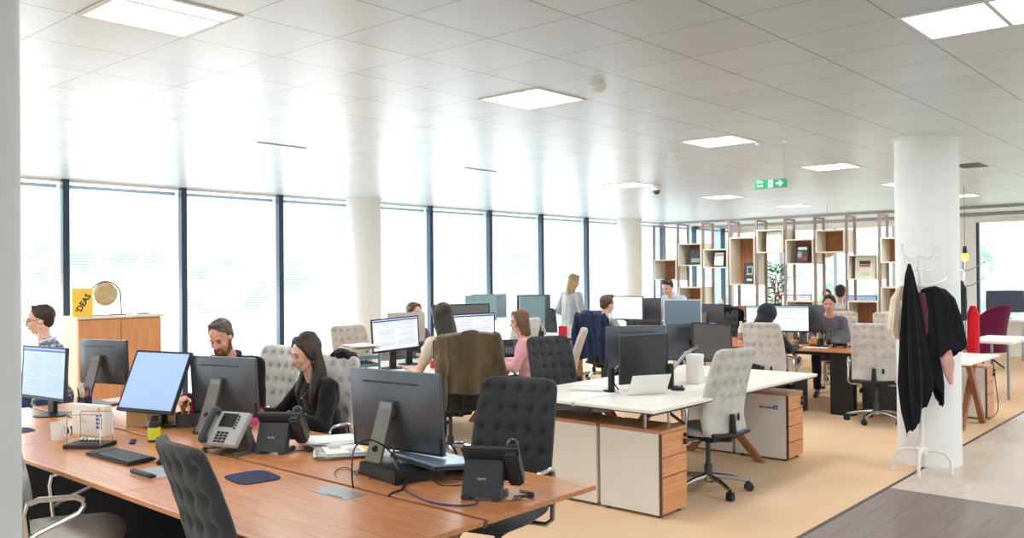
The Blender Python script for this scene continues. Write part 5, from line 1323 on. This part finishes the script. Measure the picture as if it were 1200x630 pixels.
# local frame for garments: cam-right is roughly (+.66,-.75)
CR = Vector((.43, -.90, 0)); CF = Vector((.90, .43, 0))
def G(r, f, z): p = Vector((7.40, 2.17, 0))+CR*r+CF*f; return (p.x, p.y, z)
def garment(label, secs, mat, folds=7, amp=.25, cat='coat', name='coat', ph=0, jag=0, rows=46):
    p0 = G(secs[0][0], secs[0][1], 0)
    t = thing(name, label, cat, (p0[0], p0[1], secs[0][2]))
    M = t.matrix_basis.inverted() if False else T(-p0[0], -p0[1], -secs[0][2])@T(7.40, 2.17, 0)@Rz(math.atan2(CR.y, CR.x))
    loft('cloth', mat, t, [(r, f, z, rx, ry) for r, f, z, rx, ry in secs], folds, amp, 80, rows, ph, M, jag)
    return t
garment('long black scarf-like cardigan hanging on the left of the white coat stand', [(-.085, -.05, 1.68, .01, .01), (-.085, -.06, 1.60, .03, .03), (-.075, -.06, 1.40, .06, .05), (-.06, -.06, 1.1, .09, .06), (-.04, -.06, .8, .115, .06), (-.035, -.05, .62, .10, .055), (-.04, -.05, .50, .07, .04)], 'cloth black', 9, .42, ph=1, jag=.17)
g = garment('black coat on a white hanger on the right of the white coat stand', [(.085, -.03, 1.50, .03, .02), (.09, -.03, 1.475, .08, .045), (.115, -.03, 1.40, .115, .055), (.14, -.03, 1.22, .14, .06), (.16, -.03, 1.02, .155, .06), (.165, -.03, .94, .15, .055)], 'cloth black', 8, .26, ph=2, jag=.07)
t2 = thing('coat_hanger', 'white coat hanger carrying the black coat', 'hanger', G(.08, -.03, 1.5))
b = MB(Rz(math.atan2(CR.y, CR.x))); b.tube([(-.1, -.02, .0), (-.06, -.06, .0), (0, -.08, .012), (.06, -.07, .035), (.095, -.03, .06), (.10, .02, .08)], .012, 8); b.build('bow', 'whitemetal', t2, smooth=True)
b = MB(); b.tube([(0, 0, .02), (0, 0, .06), (-.02, .01, .08), (-.045, .03, .09)], .003, 6); b.build('hook', 'whitemetal', t2, smooth=True)
garment('black sleeve-long garment hanging low beneath the hanger', [(.05, .0, 1.2, .05, .04), (.07, .0, .95, .07, .04), (.11, .0, .72, .06, .035), (.13, .0, .62, .035, .03)], 'cloth black', 6, .2, name='cardigan', cat='cardigan', ph=4, jag=.08)
garment('rose coloured scarf end peeping out below the black coat', [(.17, -.02, 1.0, .05, .04), (.19, -.02, .9, .055, .035), (.20, -.02, .80, .03, .02), (.215, -.02, .72, .012, .012)], 'cloth rose', 4, .25, name='scarf', cat='scarf', ph=3)
garment('cream garment hanging at the back left of the white coat stand', [(-.13, .05, 1.5, .02, .02), (-.16, .05, 1.4, .05, .04), (-.18, .05, 1.15, .055, .05), (-.17, .05, 1.07, .04, .04)], 'cloth cream', 5, .2, name='cardigan', cat='cardigan', ph=5)
garment('maroon scarf tucked between the two black garments', [(.0, -.05, 1.45, .03, .03), (.01, -.06, 1.3, .04, .03), (.02, -.05, 1.12, .035, .03)], 'cloth maroon', 4, .2, name='scarf', cat='scarf', ph=6)
garment('tan strap scarf hanging lowest at the left of the coat stand', [(-.11, .0, 1.1, .03, .02), (-.10, .0, .8, .035, .02), (-.10, .0, .42, .03, .02)], 'cloth greyknit', 3, .2, name='scarf', cat='scarf', ph=2)
# far coat stand with bulb, black and red coats
t = thing('coat_stand', 'chrome coat stand with curved hooks beyond the big column', 'coat stand', (11.95, 2.98, 0))
b = MB(); b.tube([(0, 0, .03), (0, 0, 1.8)], .014, 10); b.build('pole', 'chrome', t, smooth=True)
b = MB(); b.lathe([(.16, 0), (.16, .015), (.03, .03)], seg=28); b.build('base', 'steel', t, smooth=True)
for k in range(6):
    a = k*PI/3+.2; c, s_ = math.cos(a), math.sin(a); z = 1.62 if k % 2 else 1.42
    b = MB(); b.tube([(0, 0, z), (.1*c, .1*s_, z+.02), (.26*c, .26*s_, z+.11)], .006, 6); b.sph((.26*c, .26*s_, z+.11), .011); b.build('hook', 'steel', t, smooth=True)
t = thing('pendant_lamp', 'small amber glass bulb lamp above the far coat stand', 'lamp', (12.6, 3.13, 1.80))
b = MB(); b.sph((0, 0, 0), (.05, .05, .06), sub=3); b.build('bulb', 'bulb', t, smooth=True)
b = MB(); b.lathe([(.02, .045), (.03, .08), (.02, .15)], seg=16); b.build('socket', 'black', t, smooth=True)
b = MB(); b.tube([(0, 0, .15), (0, 0, HC-1.80)], .003, 6); b.build('cord', 'black', t)
for lab, mat, px, py, z1, z0, w in (('black coat hanging on the far chrome coat stand', 'cloth charcoal', 11.9, 3.02, 1.5, 1.0, .1), ('bright red coat hanging on the far chrome coat stand', 'redcloth', 12.02, 2.9, 1.18, .55, .09)):
    t = thing('coat', lab, 'coat', (px, py, z1)); loft('cloth', mat, t, [(0, 0, 0, .03, .03), (0, 0, -.1, w, w*.7), (0, 0, (z0-z1)*.6, w*1.1, w*.7), (0, 0, z0-z1, w*1.15, w*.7)], 6, .25, 50, 24, 1)
# potted plant behind the shelving
t = thing('potted_plant', 'leafy green pot plant beyond the middle of the shelving', 'plant', (15.7, 7.15, 0))
b = MB(); b.lathe([(.14, 0), (.18, .34), (.16, .34), (.15, .3), (.001, .3)], seg=24); b.build('pot', 'white', t, smooth=True)
rr = random.Random(5); b = MB(); st_ = MB()
for k in range(5): st_.tube([(0, 0, .3), (rr.uniform(-.1, .1), rr.uniform(-.1, .1), 1.0), (rr.uniform(-.15, .15), rr.uniform(-.15, .15), 1.5)], .012, 6)
for k in range(170):
    a = rr.random()*6.28; z = rr.uniform(1.05, 1.75); r = rr.uniform(.02, .14); L = rr.uniform(.12, .24); e = rr.uniform(-.5, .9)
    d = Vector((math.cos(a)*math.cos(e), math.sin(a)*math.cos(e), math.sin(e))); p = Vector((r*math.cos(a), r*math.sin(a), z)); sd = d.cross(Vector((0, 0, 1))).normalized()*.018
    b._add([p, p+d*L*.5+sd, p+d*L+Vector((0, 0, -.03)), p+d*L*.5-sd], [(0, 1, 2, 3)])
st_.build('stem', 'legwood', t, smooth=True); b.build('leaves', 'leaf', t)

# ============================================================ OUTSIDE, LIGHT, CAMERA
og = M_('pale paving outside', (226, 228, 226), .9); 
b = MB(); b.bb(-14, 40, 10.75, 40, -.6, -.25); tag(b.build('outdoor_ground', og), kind='structure')
w = bpy.data.worlds.new('sky'); SC.world = w; w.use_nodes = True; nt = w.node_tree
bg = nt.nodes['Background']
tc = nt.nodes.new('ShaderNodeTexCoord'); sp = nt.nodes.new('ShaderNodeSeparateXYZ'); nt.links.new(tc.outputs['Generated'], sp.inputs[0])
n = nt.nodes.new('ShaderNodeTexNoise'); n.inputs['Scale'].default_value = 26; n.inputs['Detail'].default_value = 6; n.inputs['Roughness'].default_value = .7; nt.links.new(tc.outputs['Generated'], n.inputs[0])
trees = mixc(nt, ramp(nt, n.outputs['Fac'], .4, .62), (.24, .36, .28, 1), (.85, .9, .88, 1))
mk = ramp(nt, sp.outputs['Z'], .02, .10)
col = mixc(nt, mk, trees, (.92, .965, 1, 1))
nt.links.new(col, bg.inputs[0]); bg.inputs[1].default_value = 2.1
# daylight entering along the window wall and the far window
def area(name, loc, rot, sx, sy, e, col=(1, 1, 1)):
    l = bpy.data.lights.new(name, 'AREA'); l.shape = 'RECTANGLE'; l.size = sx; l.size_y = sy; l.energy = e; l.color = col
    o = bpy.data.objects.new(name, l); COL.objects.link(o); o.location = loc; o.rotation_euler = rot; return o
area('daylight_windows', (7.5, 11.6, 2.3), (R(-72), 0, 0), 22, 3.2, 700, (.90, .96, 1))
area('daylight_bounce', (7.5, 11.4, .8), (R(-108), 0, 0), 22, 1.6, 700, (.90, .96, 1))
for k in range(6):
    for y in (3.6, 6.2): area('luminaire_light', (1.79+2.479*k, y, HC-.03), (0, 0, 0), .45, .45, 14, (.97, .98, 1))
for k in range(5): area('luminaire_light', (4.27+2.479*k, 1.0, HC-.03), (0, 0, 0), .45, .45, 14, (.97, .98, 1))
cam = bpy.data.cameras.new('camera'); co = bpy.data.objects.new('camera', cam); COL.objects.link(co)
cam.sensor_width = 36; cam.lens = 1017.77/1200*36; cam.clip_start = .05; cam.clip_end = 200
yaw, pit, rol = .72419, .006996, .008558
f = Vector((math.cos(yaw)*math.cos(pit), math.sin(yaw)*math.cos(pit), math.sin(pit))); rt = Vector((math.sin(yaw), -math.cos(yaw), 0)); up = rt.cross(f)
# roll: image-up tilts so that right-hand side rises
c_, s_ = math.cos(rol), math.sin(rol)
r2 = rt*c_-up*s_; u2 = rt*s_+up*c_
co.matrix_world = Matrix(((r2.x, u2.x, -f.x, 0), (r2.y, u2.y, -f.y, 0), (r2.z, u2.z, -f.z, 1.617), (0, 0, 0, 1)))
SC.camera = co
SC.view_settings.view_transform = 'Standard'; SC.view_settings.look = 'None'; SC.view_settings.exposure = .28
try: SC.cycles.use_denoising = True; SC.cycles.max_bounces = 8; SC.cycles.transparent_max_bounces = 24; SC.cycles.sample_clamp_indirect = 8
except Exception: pass
